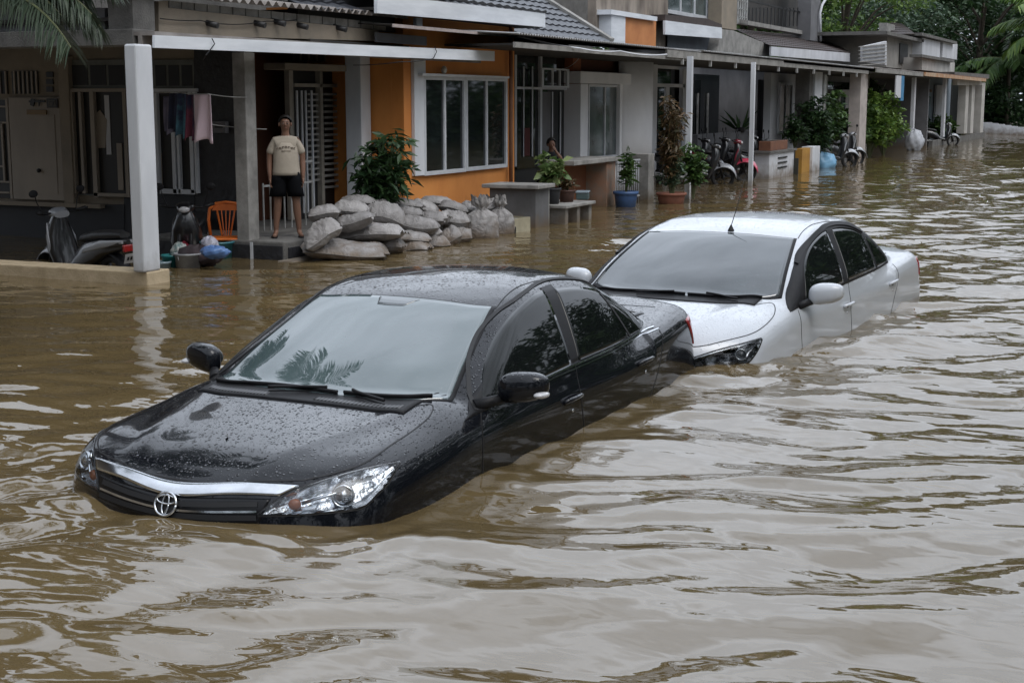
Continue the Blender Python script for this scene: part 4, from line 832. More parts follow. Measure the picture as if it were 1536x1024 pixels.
mb = MB(); BY(mb, 859, 78, 871, 244, YG - .12, .3); mb.build('pillar', mat('orange_brown', (.30, .095, .03), (.20, .06, .02), rough=.75, scale=2), hg)
YW = 10.95
mb = MB(); BY(mb, 871, 80, 985, 330, YW + .12, .2); mb.build('front_wall', PALEW, hg)
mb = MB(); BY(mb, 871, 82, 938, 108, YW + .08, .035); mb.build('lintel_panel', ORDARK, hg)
mb = MB(); BY(mb, 871, 109, 953, 126, YW - .25, .36); BY(mb, 871, 126, 882, 242, YW - .25, .36); BY(mb, 930, 126, 956, 238, YW - .12, .23); BY(mb, 871, 236, 932, 243, YW - .25, .36); mb.build('window_surround', LITW, hg, bevel=.01)
window(hg, 882, 127, 931, 237, YW - .05, 2, CGLASS, ALU, .05)
mb = MB(); c0 = ony(957, 200, YW - .5); c1 = ony(983, 200, YW - .3)
G = []
for z in (.55, 1.2, 2.0, 2.8): G.append([(c0[0] + (c1[0] - c0[0]) * t, YW - .35 + .40 * (2*t-1)**2 - .1, z) for t in np.linspace(0, 1, 14)])
mb.grid(G); mb.build('curved_wall', LITW, hg, solid=.04)
mb = MB(); BY(mb, 983, 92, 1034, 104, YW + .3, .05); BY(mb, 983, 126, 1028, 131, YW + .2, .05); BY(mb, 998, 131, 1003, 300, YW + .2, .049); BY(mb, 1023, 104, 1034, 330, YW + .2, .1); mb.build('door_frame', PALEW, hg)
mb = MB(); BY(mb, 983, 100, 1030, 330, YW + .36, .02); mb.build('door_backing', DGLASS, hg)
# slate roof with raking right end
q0 = ony(776, 52, 10.35); q1 = ony(914, 58, 10.35); q2 = ony(850, 0, 13.2)
tiled('roof', TILE_D, [(q0[0] - 1.2, 10.3, q0[2]), (q1[0], 10.3, q0[2]), (q1[0] + 1.1, 13.6, q0[2] + 1.75), (q0[0] - 1.2, 13.6, q0[2] + 1.75)], hg, 13)
mb = MB(); mb.bar((q1[0], 10.3, q0[2] + .05), (q1[0] + 1.1, 13.6, q0[2] + 1.8), .12, .10); mb.build('verge', CONCL, hg)
# long awning over the street side
aw0, aw1 = ony(776, 52, 8.95), ony(1052, 80, 8.95)
corrugated('awning_sheet', ZINC, aw0[0], aw1[0] + 0, 8.93, 2.86, 11.2, 3.0, hg, .10, .014)
corrugated('awning_sheet', ZINC, aw1[0], 47.5, 8.90, 2.88, 11.2, 3.05, hg, .12, .016)
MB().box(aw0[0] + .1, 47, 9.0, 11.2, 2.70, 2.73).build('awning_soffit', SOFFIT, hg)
mb = MB(); mb.box(aw0[0], aw0[0] + 8.5, 8.98, 9.02, 2.66, 2.74); mb.box(27, 36, 8.94, 8.99, 2.70, 2.84); mb.box(36.05, 47, 8.97, 9.02, 2.70, 2.80); mb.build('awning_rail', CONCL, hg)
for x in np.arange(28, 47, 1.9): MB().box(float(x), float(x) + .06, 8.95, 9.0, 2.58, 2.70).build('rail_bracket', STEEL, hg)
for (x, y, w_) in ((27.3, 8.55, .10), (32.25, 8.65, .09)):
    MB().box(x, x + w_, y, y + w_, -.5, 2.72).build('awning_post', WHITE_T, hg)
# low garden wall, piers
mb = MB(); mb.box(24.9, 25.35, 9.35, 9.9, -.5, .80); mb.build('gate_pier', mat('stained_pier', (.30, .17, .11), (.22, .18, .15), rough=.85, scale=4, thr=(.4, .6), dirt=(MUD, .3)), hg, bevel=.01)
mb = MB(); mb.box(23.2, 25.45, 9.30, 9.95, .80, .88); mb.build('pier_cap', CONCL, hg, bevel=.01)
mb = MB(); mb.box(23.4, 24.9, 9.75, 9.9, -.5, .80); mb.build('low_wall', mat('orange_brown2', (.22, .09, .04), (.16, .06, .03), rough=.8, scale=3), hg)
mb = MB(); mb.box(26.75, 27.1, 9.2, 9.6, -.5, .88); mb.build('gate_pier', CONCL, hg, bevel=.01)
# ============ garage house
hm = house('garage_house', (36, 11.5, 0), 'grey open garage house with scooters inside and white windowed wall')
MB().box(33.5, 64, 12.4, 12.55, -.5, 3.2).build('back_wall', GREYW, hm)
MB().box(30.2, 33.5, 12.0, 12.15, -.5, 3.0).build('back_wall', GREYW, hm)
mb = MB(); BY(mb, 1042, 112, 1078, 230, 11.9, .05); mb.build('dark_door', DGLASS, hm)
mb = MB()
for x in (1047, 1062): BY(mb, x - .8, 140, x + .8, 215, 11.85, .03)
mb.build('door_bars', STEEL, hm)
mb = MB(); BY(mb, 1046, 199, 1136, 236, 10.9, .15); mb.build('low_wall', GREYW, hm)
mb = MB(); BY(mb, 1138, 120, 1148, 240, 10.9, .05); mb.build('doorway', IRON, hm)
YH = 10.5
mb = MB(); BY(mb, 1155, 112, 1240, 250, YH, .2); mb.build('front_wall', PALEW, hm)
window(hm, 1168, 124, 1188, 200, YH - .03, 2, CGLASS, WHITE_T, .07); window(hm, 1200, 124, 1214, 160, YH - .03, 1, CGLASS, WHITE_T, .07)
mb = MB(); a = ony(1212, 200, 9.5); b = ony(1220, 200, 9.5); mb.box(a[0], b[0], 9.5, 9.9, -.5, 2.7); mb.build('column', CONC, hm)
mb = MB(); BY(mb, 1221, 108, 1232, 235, 9.45, .2); mb.build('column', PALEW, hm)
mb = MB(); BY(mb, 1236, 112, 1239.5, 180, 9.4, .06); mb.build('pipe', STEEL, hm)
# low boxes in the water in front of it
g1 = house('garden_wall', (37.4, 9.3, 0), 'low white garden wall with vent slots, standing in the water before the scooter garage', 'wall')
mb = MB(); mb.box(35.2, 37.7, 9.02, 9.4, -.5, .62); mb.build('wall_body', PALEW, g1, bevel=.01)
mb = MB()
for z in (.50, .38, .26): mb.box(36.0, 36.9, 8.995, 9.02, z - .035, z)
mb.build('slot', IRON, g1); MB().box(35.1, 37.8, 8.97, 9.45, .62, .67).build('wall_cap', CONC, g1)
g2 = house('planter_box', (36.3, 9.2, .67), 'brown oblong planter box on the low white garden wall', 'planter')
MB().box(35.4, 37.1, 9.05, 9.35, .67, .90).build('box', mat('terracotta', (.20, .085, .045), (.14, .06, .035), rough=.8, scale=6), g2, bevel=.01)
MB().box(35.45, 37.05, 9.09, 9.31, .90, .91).build('soil', mat('soil', (.04, .028, .02), rough=.95), g2)
g3 = house('gate_wall', (40, 9.1, 0), 'short wall painted half yellow and half white beside the garden wall', 'wall')
MB().box(38.6, 39.5, 9.02, 9.2, -.5, .63).build('yellow_panel', mat('yellow_paint', (.45, .24, .04), (.34, .17, .03), rough=.7, scale=4), g3)
MB().box(39.5, 40.4, 8.95, 9.25, -.5, .66).build('white_panel', WHITE_T, g3, bevel=.01)
# upper storeys behind the awning
YU = 12.2
mb = MB(); BY(mb, 894, -40, 1002, 66, YU, .2); mb.build('upper_wall', mat('mouldy_wall', (.28, .24, .20), (.10, .08, .065), rough=.9, scale=2.2, thr=(.32, .62), stretch=(1, 1, .4)), hg)
mb = MB(); BY(mb, 917, 22, 938, 66, 11.9, .3); mb.build('chimney_side', WHITE_F, hg)
mb = MB(); BY(mb, 938, 28, 984, 68, 11.95, .22); mb.build('orange_parapet', mat('orange_bright', (.60, .25, .09), (.48, .18, .06), rough=.7, scale=2), hg)
mb = MB(); BY(mb, 917, 20, 986, 27, 11.85, .4); mb.build('parapet_cap', WHITE_F, hg)
BAL = CONC
mb = MB(); BY(mb, 998, -60, 1086, 30, YU + .5, .2); mb.build('upper_wall', GREYW, hm)
window(hm, 999, -30, 1062, 25, YU + .45, 3, CGLASS, ALU, .10)
mb = MB(); PY(mb, [(998, 31), (1083, 42), (1083, 58), (998, 52)], YU - .4, .06); mb.build('fascia', WHITE_F, hm)
mb = MB(); BY(mb, 998, 52, 1078, 78, YU, .1); mb.build('upper_wall', mat('blue_grey_wall', (.13, .15, .17), (.09, .10, .12), rough=.8, scale=2), hm)
mb = MB(); PY(mb, [(998, 22), (1060, 28), (1083, 37), (1083, 42), (998, 31)], YU - .38, .5); mb.build('roof', TILE_B, hm)
mb = MB(); PY(mb, [(1075, 80), (1083, 44), (1100, 46), (1155, 68), (1155, 84)], YU - .3, .3); mb.build('gable_wall', CONCL, hm)
mb = MB(); PY(mb, [(1157, 70), (1275, 80), (1275, 93), (1157, 84)], YU - .6, .06); mb.build('fascia', PALEW, hm)
a, b = ony(1154, 69, YU - .6), ony(1277, 80, YU - .6); c = ony(1100, 44, YU + 1.6); d = ony(1236, 58, YU + 1.6)
tiled('roof', TILE_B, [tuple(a), tuple(b), tuple(d), tuple(c)], hm, 8)
mb = MB(); BY(mb, 1083, -60, 1106, 44, YU, .4); mb.build('upper_column', CREAM, hm)
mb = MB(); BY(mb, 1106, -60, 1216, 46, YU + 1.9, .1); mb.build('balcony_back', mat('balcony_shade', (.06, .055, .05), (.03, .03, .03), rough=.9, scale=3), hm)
mb = MB()
for x in list(np.arange(1108, 1122, 3.4)): BY(mb, x - .5, -30, x + .5, 36, YU + .9, .03)
for y in (2, 14, 26, 36): BY(mb, 1107, y - .6, 1121, y + .6, YU + .9, .03)
mb.build('balcony_grille', STEEL, hm)
mb = MB(); BY(mb, 1108, 38, 1210, 44, YU + .9, .2); mb.build('balcony_ledge', CONCL, hm)
mb = MB()
for i in range(16): x = 1124 + i * 5.6; BY(mb, x - .5, 12, x + .5, 40, YU + 1., .03)
BY(mb, 1123, 10, 1212, 12.5, YU + 1., .04); mb.build('balcony_rail', IRON, hm)
mb = MB(); BY(mb, 1217, -60, 1231, 62, YU + .6, .5); mb.build('upper_column', GREYW, hm)
mb = MB(); q = ony(1231, 30, YU + .5); mb.tube([ony(1231, 62, YU+.5), ony(1230, 20, YU+.5), ony(1233, 8, YU+.5), ony(1243, -8, YU+.5)], .05, 8); mb.build('drain_pipe', PALEW, hm)
# ============ house with white double gate doors and pale column
hk = house('column_house', (49, 10, 0), 'house with tall square columns and white double gate doors behind the scooters')
mb = MB(); mb.box(47.0, 48.1, 9.2, 9.55, -.5, 2.72); mb.build('column', mat('pink_grey_column', (.50, .45, .42), (.36, .32, .30), rough=.8, scale=3, dirt=(MUD, .4)), hk)
mb = MB(); BY(mb, 1298, 110, 1302, 238, 9.9, .2); mb.build('column', CONCL, hk)
mb = MB(); BY(mb, 1240, 106, 1296, 250, 11.4, .2); mb.build('front_wall', GREYW, hk)
mb = MB(); BY(mb, 1240, 124, 1290, 134, 11.34, .05); mb.build('transom', DGLASS, hk)
for a, b in ((1257, 1272), (1274, 1290)):
    mb = MB(); BY(mb, a, 135, b, 232, 11.25, .06); g = mb.build('gate_door', PALEW, hk)
    mb = MB(); BY(mb, a + 4, 142, b - 4, 184, 11.24, .012); mb.build('pane', CGLASS, g)
    mb = MB()
    for x in np.arange(a + 2.5, b - 1, 4.): BY(mb, x - .8, 190, x + .8, 210, 11.235, .012)
    mb.build('bars', GREYW, g)
corrugated('awning_sheet', ZINCW, 47.6, 62, 8.9, 2.90, 12, 3.1, hk, .2, .02)
MB().box(47.7, 62, 9.0, 12, 2.74, 2.78).build('awning_soffit', SOFFIT, hk)
mb = MB(); mb.box(47.7, 57, 8.86, 8.9, 2.76, 2.88); mb.build('awning_rail', CONCL, hk)
mb = MB(); mb.box(57.05, 76, 8.80, 8.86, 2.78, 2.92); mb.build('awning_rail', mat('rust_rail', (.38, .17, .07), (.45, .36, .26), rough=.8, scale=3), hk)
mb = MB(); PY(mb, [(1294, 70), (1330, 62), (1330, 98), (1294, 92)], 10.2, .08)
for i in range(6): pass
mb.build('clapboard_wall', PALEW, hk)
mb = MB()
for i in range(6):
    y = 66 + i * 5.6; PY(mb, [(1290, y + 4), (1331, y), (1331, y + 1.2), (1290, y + 5.2)], 10.12, .06)
mb.build('clapboard', CONCL, hk)
MB().box(62, 62.2, 9.4, 12, -.5, 2.9).build('side_wall', GREYW, hk)
MB().box(50, 64, 11.6, 11.8, -.5, 2.9).build('back_wall', LOWW, hk)
# ============ far two-storey house
FARW = mat('far_grey_wall', (.30, .285, .26), (.18, .17, .155), rough=.85, scale=1.2, thr=(.3, .7)); FARP = mat('far_pale_wall', (.52, .50, .47), (.34, .325, .30), rough=.85, scale=1.5, thr=(.3, .7), dirt=(MUD, .4))
hf = house('two_storey_house', (66, 10, 0), 'far two storey house with grey balcony wall and a blue front door')
mb = MB(); BY(mb, 1330, 58, 1384, 104, 10.6, 4); mb.build('upper_wall', FARW, hf)
mb = MB(); BY(mb, 1383, 60, 1410, 90, 10.2, 1); BY(mb, 1414, 64, 1436, 88, 10.2, 1); mb.build('balcony_wall', PALEW, hf)
mb = MB(); BY(mb, 1383, 90, 1432, 108, 9.8, 1); mb.build('balcony_wall', FARP, hf)
mb = MB(); BY(mb, 1404, 60, 1416, 90, 10.4, .3); mb.build('balcony_opening', IRON, hf)
mb = MB(); BY(mb, 1330, 53, 1386, 58, 10.2, 4.6); BY(mb, 1383, 56, 1436, 60, 10., 3.); BY(mb, 1383, 86, 1432, 90, 9.6, .5); mb.build('roof_slab', CONC, hf)
mb = MB(); BY(mb, 1350, 66, 1362, 96, 10.55, .05); mb.build('window', IRON, hf)
mb = MB(); BY(mb, 1330, 36, 1342, 54, 10.8, .3); mb.build('chimney', CONCL, hf)
a, b, c, d = ony(1338, 52, 10.3), ony(1372, 52, 10.3), ony(1352, 36, 12), ony(1336, 34, 12); tiled('roof', TILE_B, [tuple(a), tuple(b), tuple(c), tuple(d)], hf, 6)
mb = MB(); BY(mb, 1352, 112, 1425, 216, 11.0, .2); mb.build('front_wall', mat('blue_grey_render', (.20, .24, .28), (.14, .17, .20), rough=.7, scale=3), hf)
mb = MB(); BY(mb, 1376, 138, 1396, 206, 10.9, .08); mb.build('door', mat('blue_door', (.14, .22, .28), (.09, .15, .20), rough=.5, scale=3), hf)
mb = MB(); BY(mb, 1374, 134, 1398, 138, 10.85, .1); mb.build('door_lintel', RUSTY, hf)
mb = MB(); BY(mb, 1404, 128, 1416, 190, 10.85, .1); mb.build('white_shutter', PALEW, hf)
for x in (1372, 1418): mb = MB(); BY(mb, x - 1.1, 112, x + 1.1, 205, 9.3, .12); mb.build('post', PALEW, hf)
corrugated('awning_sheet', RUSTY, 62, 77, 8.82, 2.93, 11, 3.1, hf, .3, .02)
MB().box(62.3, 80, 9.2, 9.35, -.5, .25).build('kerb_step', CONC, hf)
# far carport
hc = house('far_carport', (78, 10, 0), 'far open carport with square pale pillars at the end of the row', 'carport')
mb = MB(); PY(mb, [(1432, 108), (1484, 112), (1484, 118), (1432, 112)], 9.0, 4); mb.build('roof_slab', CONC, hc)
mb = MB(); PY(mb, [(1436, 116), (1470, 120), (1476, 128), (1436, 128)], 9.1, .2); mb.build('beam', FARP, hc)
for x in (1450, 1459, 1474): mb = MB(); BY(mb, x - 2.2, 124, x + 2.2, 200, 9.2, .35); mb.build('pillar', FARP, hc)
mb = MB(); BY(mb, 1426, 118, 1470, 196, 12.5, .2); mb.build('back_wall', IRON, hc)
# ============ railing by the blue pot
fn = empty('railing_fence', (26, 9.3, 0), 0, 'low white bar railing between the brown pier and the grey pier', 'fence'); fn['houseframe'] = 1
mb = MB(); mb.box(25.36, 26.74, 9.36, 9.39, .76, .79); mb.box(25.36, 26.74, 9.36, 9.39, .08, .11); mb.build('rail', ALU, fn)
for i in range(12): x = 25.42 + i * .115; MB().tube([(x, 9.375, .0), (x, 9.375, .78)], .011, 6).build('bar', ALU, fn)
# ============ planter wall, bench
pw = house('planter_wall', (20.5, 9.2, 0), 'grey rendered planter wall with a flat cap beside the sandbags', 'wall')
zt = float(onx(780, 277, 20.25)[2])
MB().box(20.25, 20.75, 8.74, 9.5, -.5, zt - .06).build('wall_body', mat('dark_render', (.13, .13, .135), (.09, .09, .09), rough=.8, scale=3, dirt=(MUD, .25)), pw)
MB().box(20.17, 20.83, 8.66, 9.6, zt - .06, zt).build('wall_cap', CONCL, pw, bevel=.01)
MB().box(20.752, 20.80, 8.745, 9.0, -.5, zt - .061).build('corner_strip', CONCL, pw)
be = house('concrete_bench', (21.6, 8.9, 0), 'weathered concrete bench carrying flower pots, next to the planter wall', 'bench')
zb_ = .30
MB().box(20.9, 22.15, 8.5, 9.15, zb_ - .05, zb_).build('bench_top', CONCL, be, bevel=.01)
for x in (21.0, 21.5, 22.0): MB().box(x, x + .12, 8.56, 9.1, -.5, zb_ - .05).build('leg', CONCL, be, bevel=.01)
# ------------------------------------------------------------------ plants and trees
def leafmat(name, c1, c2, rough=.45, trans=.25):
    m, nt, p, ln = nmat(name); N = nt.nodes.new
    g = N('ShaderNodeNewGeometry'); r = N('ShaderNodeValToRGB'); r.color_ramp.elements[0].color = (*c2, 1); r.color_ramp.elements[1].color = (*c1, 1)
    ln(g.outputs['Random Per Island'], r.inputs[0])
    n = N('ShaderNodeTexNoise'); n.inputs['Scale'].default_value = .9; n.inputs['Detail'].default_value = 3; ln(g.outputs['Position'], n.inputs['Vector'])
    mx = N('ShaderNodeMix'); mx.data_type = 'RGBA'; mx.blend_type = 'MULTIPLY'; mx.inputs[0].default_value = .55; ln(r.outputs[0], mx.inputs[6]); ln(n.outputs['Fac'], mx.inputs[7]); ln(mx.outputs[2], p.inputs['Base Color'])
    p.inputs['Roughness'].default_value = rough; p.inputs['Specular IOR Level'].default_value = .4
    out = nt.nodes['Material Output']; t = N('ShaderNodeBsdfTranslucent'); ln(mx.outputs[2], t.inputs[0]); ms = N('ShaderNodeMixShader'); ms.inputs[0].default_value = trans
    ln(p.outputs[0], ms.inputs[1]); ln(t.outputs[0], ms.inputs[2]); ln(ms.outputs[0], out.inputs[0]); return m
LF_DARK = leafmat('leaf_dark', (.060, .12, .040), (.022, .055, .022))  # leaf greens lightened in place of haze over the far trees
LF_MID = leafmat('leaf_mid', (.13, .23, .055), (.05, .11, .035))
LF_BRIGHT = leafmat('leaf_bright', (.24, .36, .07), (.09, .19, .04))
LF_BLUE = leafmat('leaf_blue_green', (.14, .21, .12), (.06, .115, .07))
LF_RED = leafmat('leaf_russet', (.22, .13, .065), (.09, .08, .035))
LF_PALE = leafmat('leaf_variegated', (.38, .46, .20), (.10, .20, .05))
LF_PALM = leafmat('leaf_palm', (.12, .20, .07), (.05, .10, .04), trans=.2)
LF_PALM2 = leafmat('leaf_palm_grey', (.10, .135, .085), (.035, .06, .035), trans=.15)
BARK = mat('bark', (.10, .08, .06), (.045, .036, .028), rough=.9, scale=9, bump=.6, bscale=20, stretch=(1, 1, .3))
STEM = mat('green_stem', (.10, .12, .05), (.07, .07, .03), rough=.7, scale=12)
def leaves(name, C, size, m, parent, rs, flat=.35, aspect=2.2, dirs=None, droop=0.):
    """folded leaves, one small mesh island each"""
    C = np.asarray(C, float); n = len(C)
    if dirs is None: d = rs.normal(size=(n, 3)); d[:, 2] *= flat; d[:, 2] -= droop
    else: d = np.asarray(dirs, float) + rs.normal(size=(n, 3)) * .25
    d /= np.linalg.norm(d, axis=1)[:, None]; up = rs.normal(size=(n, 3)) * .5 + np.array([0, 0, 1.]); s = np.cross(d, up); s /= np.maximum(np.linalg.norm(s, axis=1), 1e-6)[:, None]; nn = np.cross(s, d)
    L_ = size * (.6 + .8 * rs.rand(n))[:, None]; W = L_ / aspect
    P = np.stack([C, C + d * L_ * .5 + s * W * .5 + nn * W * .14, C + d * L_ - nn * L_ * .10, C + d * L_ * .5 - s * W * .5 + nn * W * .14], 1).reshape(-1, 3)
    me = bpy.data.meshes.new(name); me.vertices.add(4 * n); me.vertices.foreach_set('co', P.ravel()); b = np.arange(n)[:, None] * 4
    Q = np.concatenate([b + [[0, 1, 2]], b + [[0, 2, 3]]], 1).reshape(-1); me.loops.add(len(Q)); me.loops.foreach_set('vertex_index', Q); me.polygons.add(2 * n)
    me.polygons.foreach_set('loop_start', np.arange(0, 6 * n, 3)); me.polygons.foreach_set('loop_total', np.full(2 * n, 3)); me.update(); me.materials.append(m)
    return link(name, me, parent)
def tree(name, x, y, h, r, label, m, seed, n=5200, leaf=.26, crown0=.3, group=None, z0=-.6, lean=(0, 0), nb=26, trunk=None, cat='tree'):
    rs = np.random.RandomState(seed); rnd = random.Random(seed); e = empty(name, (x, y, z0), 0, label, cat, group)
    mb = MB(); tr = trunk or h * .028; top = Vector((lean[0], lean[1], h * .72)); pts = [Vector((0, 0, 0)), Vector((lean[0]*.2 + .1, lean[1]*.2, h*.25)), Vector((lean[0]*.6, lean[1]*.6 + .1, h*.5)), top]
    mb.tube(pts, [tr, tr * .8, tr * .55, tr * .25], 9); cl = []
    for i in range(nb):
        t = rnd.uniform(crown0, .98); a = rnd.uniform(0, 6.283); rr = r * rnd.uniform(.25, .95) * math.sin(min(1, (t - crown0 + .15) / (1.1 - crown0)) * 2.7) ** .6
        c = Vector((lean[0] * t + rr * math.cos(a), lean[1] * t + rr * math.sin(a), h * t)); s = Vector((lean[0] * t * .6, lean[1] * t * .6, h * t * .62))
        mb.tube([s, s.lerp(c, .5) + Vector((0, 0, .15 * rr)), c], [tr * .32, tr * .2, tr * .06], 5); cl.append((c, r * rnd.uniform(.22, .42)))
    mb.build('trunk', BARK, e); k = n // len(cl); C = []
    for c, q in cl:
        v = rs.normal(size=(k, 3)); v /= np.linalg.norm(v, axis=1)[:, None]; rad = q * rs.rand(k) ** .45; P = v * rad[:, None] * np.array([1.15, 1.15, .7]) + np.array(c); C.append(P)
    leaves('crown', np.concatenate(C), leaf, m, e, rs, droop=.3); return e
# trees behind the houses and closing the street
far = 'trees closing the far end of the street'
T = [ # name,x,y,h,r,label,mat,seed,n,leaf
 ('broadleaf_tree', 70, 14.6, 9.2, 4.0, 'bright green leafy tree overhanging the roofs beside the drain pipe', LF_BRIGHT, 1, 9000, .26, .25),
 ('broadleaf_tree', 78, 19.5, 11.5, 5.0, 'dark tree rising behind the bright green one', LF_MID, 2, 8000, .34, .15),
 ('broadleaf_tree', 74, 20, 12, 5.5, 'broad mid green tree behind the two storey house', LF_MID, 3, 9000, .38, .12),
 ('broadleaf_tree', 84, 15.5, 8.5, 4.4, 'pale green tree directly over the far carport roof', LF_BLUE, 4, 8000, .34, .12),
 ('broadleaf_tree', 96, 19, 14, 6.5, 'tall dark tree behind the far carport', LF_DARK, 5, 9000, .45, .06),
 ('broadleaf_tree', 100, 12, 12, 5.5, 'dark tree where the street ends beside the carport', LF_DARK, 6, 9000, .42, .04),
 ('broadleaf_tree', 110, 7, 12, 5.6, 'mid green tree standing across the end of the street', LF_BLUE, 7, 8000, .45, .05),
 ('broadleaf_tree', 118, 16, 17, 8, 'largest dark tree at the back of the street end', LF_DARK, 8, 9000, .6, .05),
 ('broadleaf_tree', 116, 1, 14, 7, 'dark tree at the right edge of the street end', LF_DARK, 9, 9000, .55, .04),
 ('broadleaf_tree', 106, 26, 16, 8, 'tall tree far behind the two storey house', LF_MID, 10, 8000, .6, .08),
 ('broadleaf_tree', 86, 27, 14, 7, 'rounded dark tree above the balcony wall', LF_DARK, 11, 8000, .5, .08),
 ('broadleaf_tree', 68, 25, 12.5, 5.5, 'bushy tree above the clapboard wall', LF_MID, 12, 8000, .4, .1)]
for (nm, x, y, h, r, lb, m, sd, n, lf_, c0) in T: tree(nm, x, y, h, r, lb, m, sd, n, lf_, c0, far)
wd = empty('wood', (150, 20, -.6)); wd['kind'] = 'stuff'; rs = np.random.RandomState(77)
bpy.data.objects.remove(wd)
C = []
for i in range(300):
    c = np.array([rs.uniform(122, 165), rs.uniform(-30, 60), 0]); c[2] = rs.uniform(.5, 27); q = rs.uniform(2.2, 4.5); v = rs.normal(size=(230, 3)); v /= np.linalg.norm(v, axis=1)[:, None]; C.append(c + v * q * rs.rand(230, 1) ** .4)
wo_ = leaves('wood', np.concatenate(C), 1.0, LF_DARK, None, rs); tag(wo_, kind='stuff', label='far dark wood closing the view behind the trees')
# unseen trees blocking low sky: opposite row known from reflections, rear ones added
opp = 'trees across the street'
k = 0
for i, x in enumerate(np.arange(-8, 92, 6.5)):
    k += 1; rnd = random.Random(i + 50); tree('broadleaf_tree', x + rnd.uniform(-1, 1), -8.3 - rnd.uniform(0, 2.) - x * .045, 11. + rnd.uniform(-1, 3), 4.4, 'unseen green tree across the street, raised to block low sky', [LF_DARK, LF_MID][i % 2], 60 + i, 4200, .5, .03, opp)
for i, (x, y) in enumerate(((-9, 12), (-10, 5), (-11, -1), (-9, -6), (-6, 17))): tree('broadleaf_tree', x, y, 7.5, 4, 'unseen tree added behind the camera to block low sky', LF_DARK, 90 + i, 2600, .45, .05, 'added trees behind the camera')
# ---- palms
def palm(x, y, h, nf, fl, label, seed, group=None, z0=-.6, sag=.5, m=LF_PALM, lean=(0, 0), az=None, lw=.035, dens=5):
    rs = np.random.RandomState(seed); rnd = random.Random(seed); e = empty('palm_tree', (x, y, z0), 0, label, 'palm tree', group)
    tp = Vector((lean[0], lean[1], h)); mb = MB(); mb.tube([(0, 0, 0), (lean[0]*.3, lean[1]*.3, h*.4), (lean[0]*.7, lean[1]*.7, h*.8), tp], [.17, .13, .12, .15], 12); mb.build('trunk', BARK, e)
    for i in range(nf):
        a = (az[i] if az else i * 2.399 + rnd.uniform(-.2, .2)); up = rnd.uniform(-.1, 1.0) if not az else rnd.uniform(.15, .7); L_ = fl * rnd.uniform(.85, 1.1)
        pts = []; n = 15; d = Vector((math.cos(a) * math.cos(up), math.sin(a) * math.cos(up), math.sin(up))); p = tp.copy()
        for j in range(n):
            pts.append(p.copy()); p += d * (L_ / n); d = (d + Vector((0, 0, -sag * 1.9 / n * (.4 + j / n)))).normalized()
        mb = MB(); mb.tube(pts, [.022 * (1 - j / n) + .004 for j in range(n)], 5); fr = mb.build('frond', STEM, e)
        C = []; D = []
        for j in range(1, n):
            for q in range(dens):
                t = (j - 1 + q / dens); a0 = pts[min(int(t), n-1)]; a1 = pts[min(int(t) + 1, n-1)]; c = a0.lerp(a1, t - int(t)); ax = (pts[min(j, n-1)] - pts[j-1]).normalized(); sd = ax.cross(Vector((0, 0, 1))).normalized()
                for s in (1, -1): C.append(tuple(c)); D.append(tuple((sd * s * .85 + ax * .55 + Vector((0, 0, -.35))).normalized()))
        C = np.array(C); ll = fl * .24 * np.sin(np.clip(np.linspace(.12, 1, len(C)), 0, 1) * 2.9) ** .5
        n_ = len(C); d = np.array(D) + rs.normal(size=(n_, 3)) * .08; d /= np.linalg.norm(d, axis=1)[:, None]; s = np.cross(d, [0, 0, 1.]); s /= np.linalg.norm(s, axis=1)[:, None]; ll = ll[:, None] * (.85 + .3 * rs.rand(n_, 1)); dn = np.array([0, 0, -1.])
        P = np.stack([C - s * lw * .25, C + s * lw * .25, C + d * ll * .5 + s * lw * .5, C + d * ll * .5 - s * lw * .5, C + d * ll + dn * ll * .28], 1).reshape(-1, 3)
        b = np.arange(n_)[:, None] * 5; F = [tuple(r) for r in (b + [[0, 1, 2, 3]]).tolist()] + [tuple(r) for r in (b + [[3, 2, 4]]).tolist()]
        lf_ = MB(); lf_.add(P, F); lf_.build('leaflets', m, fr, fixn=False)
    return e
pc_ = _C + ray(-92, 12) / np.linalg.norm(ray(-92, 12)) * 12.6
palm(float(pc_[0]), float(pc_[1]), float(pc_[2]) + .6 + .12, 16, 1.5, 'palm at the left edge with fronds hanging in front of the carport roof', 3, sag=.95, az=[-1.15, -1.35, -.95, -1.6, -.75, -1.25, .3, 1.2, 2.2, 3.1, -2.2, -1.05, -1.45, -1.0, -1.2, -.6], lw=.013, dens=9, m=LF_PALM2)
palm(7.6, 9.9, 6.6, 20, 3.4, 'tall palm beside the carport house', 8, sag=.8)
palm(92, 6.5, 6.5, 16, 4.6, 'palm with arching yellow green fronds at the right edge of the street end', 5, sag=.9, m=LF_BRIGHT, lw=.14)
palm(98, 10.0, 5.0, 14, 4.4, 'second palm at the street end, half hidden by dark trees', 6, sag=.9, m=LF_MID, lw=.14)
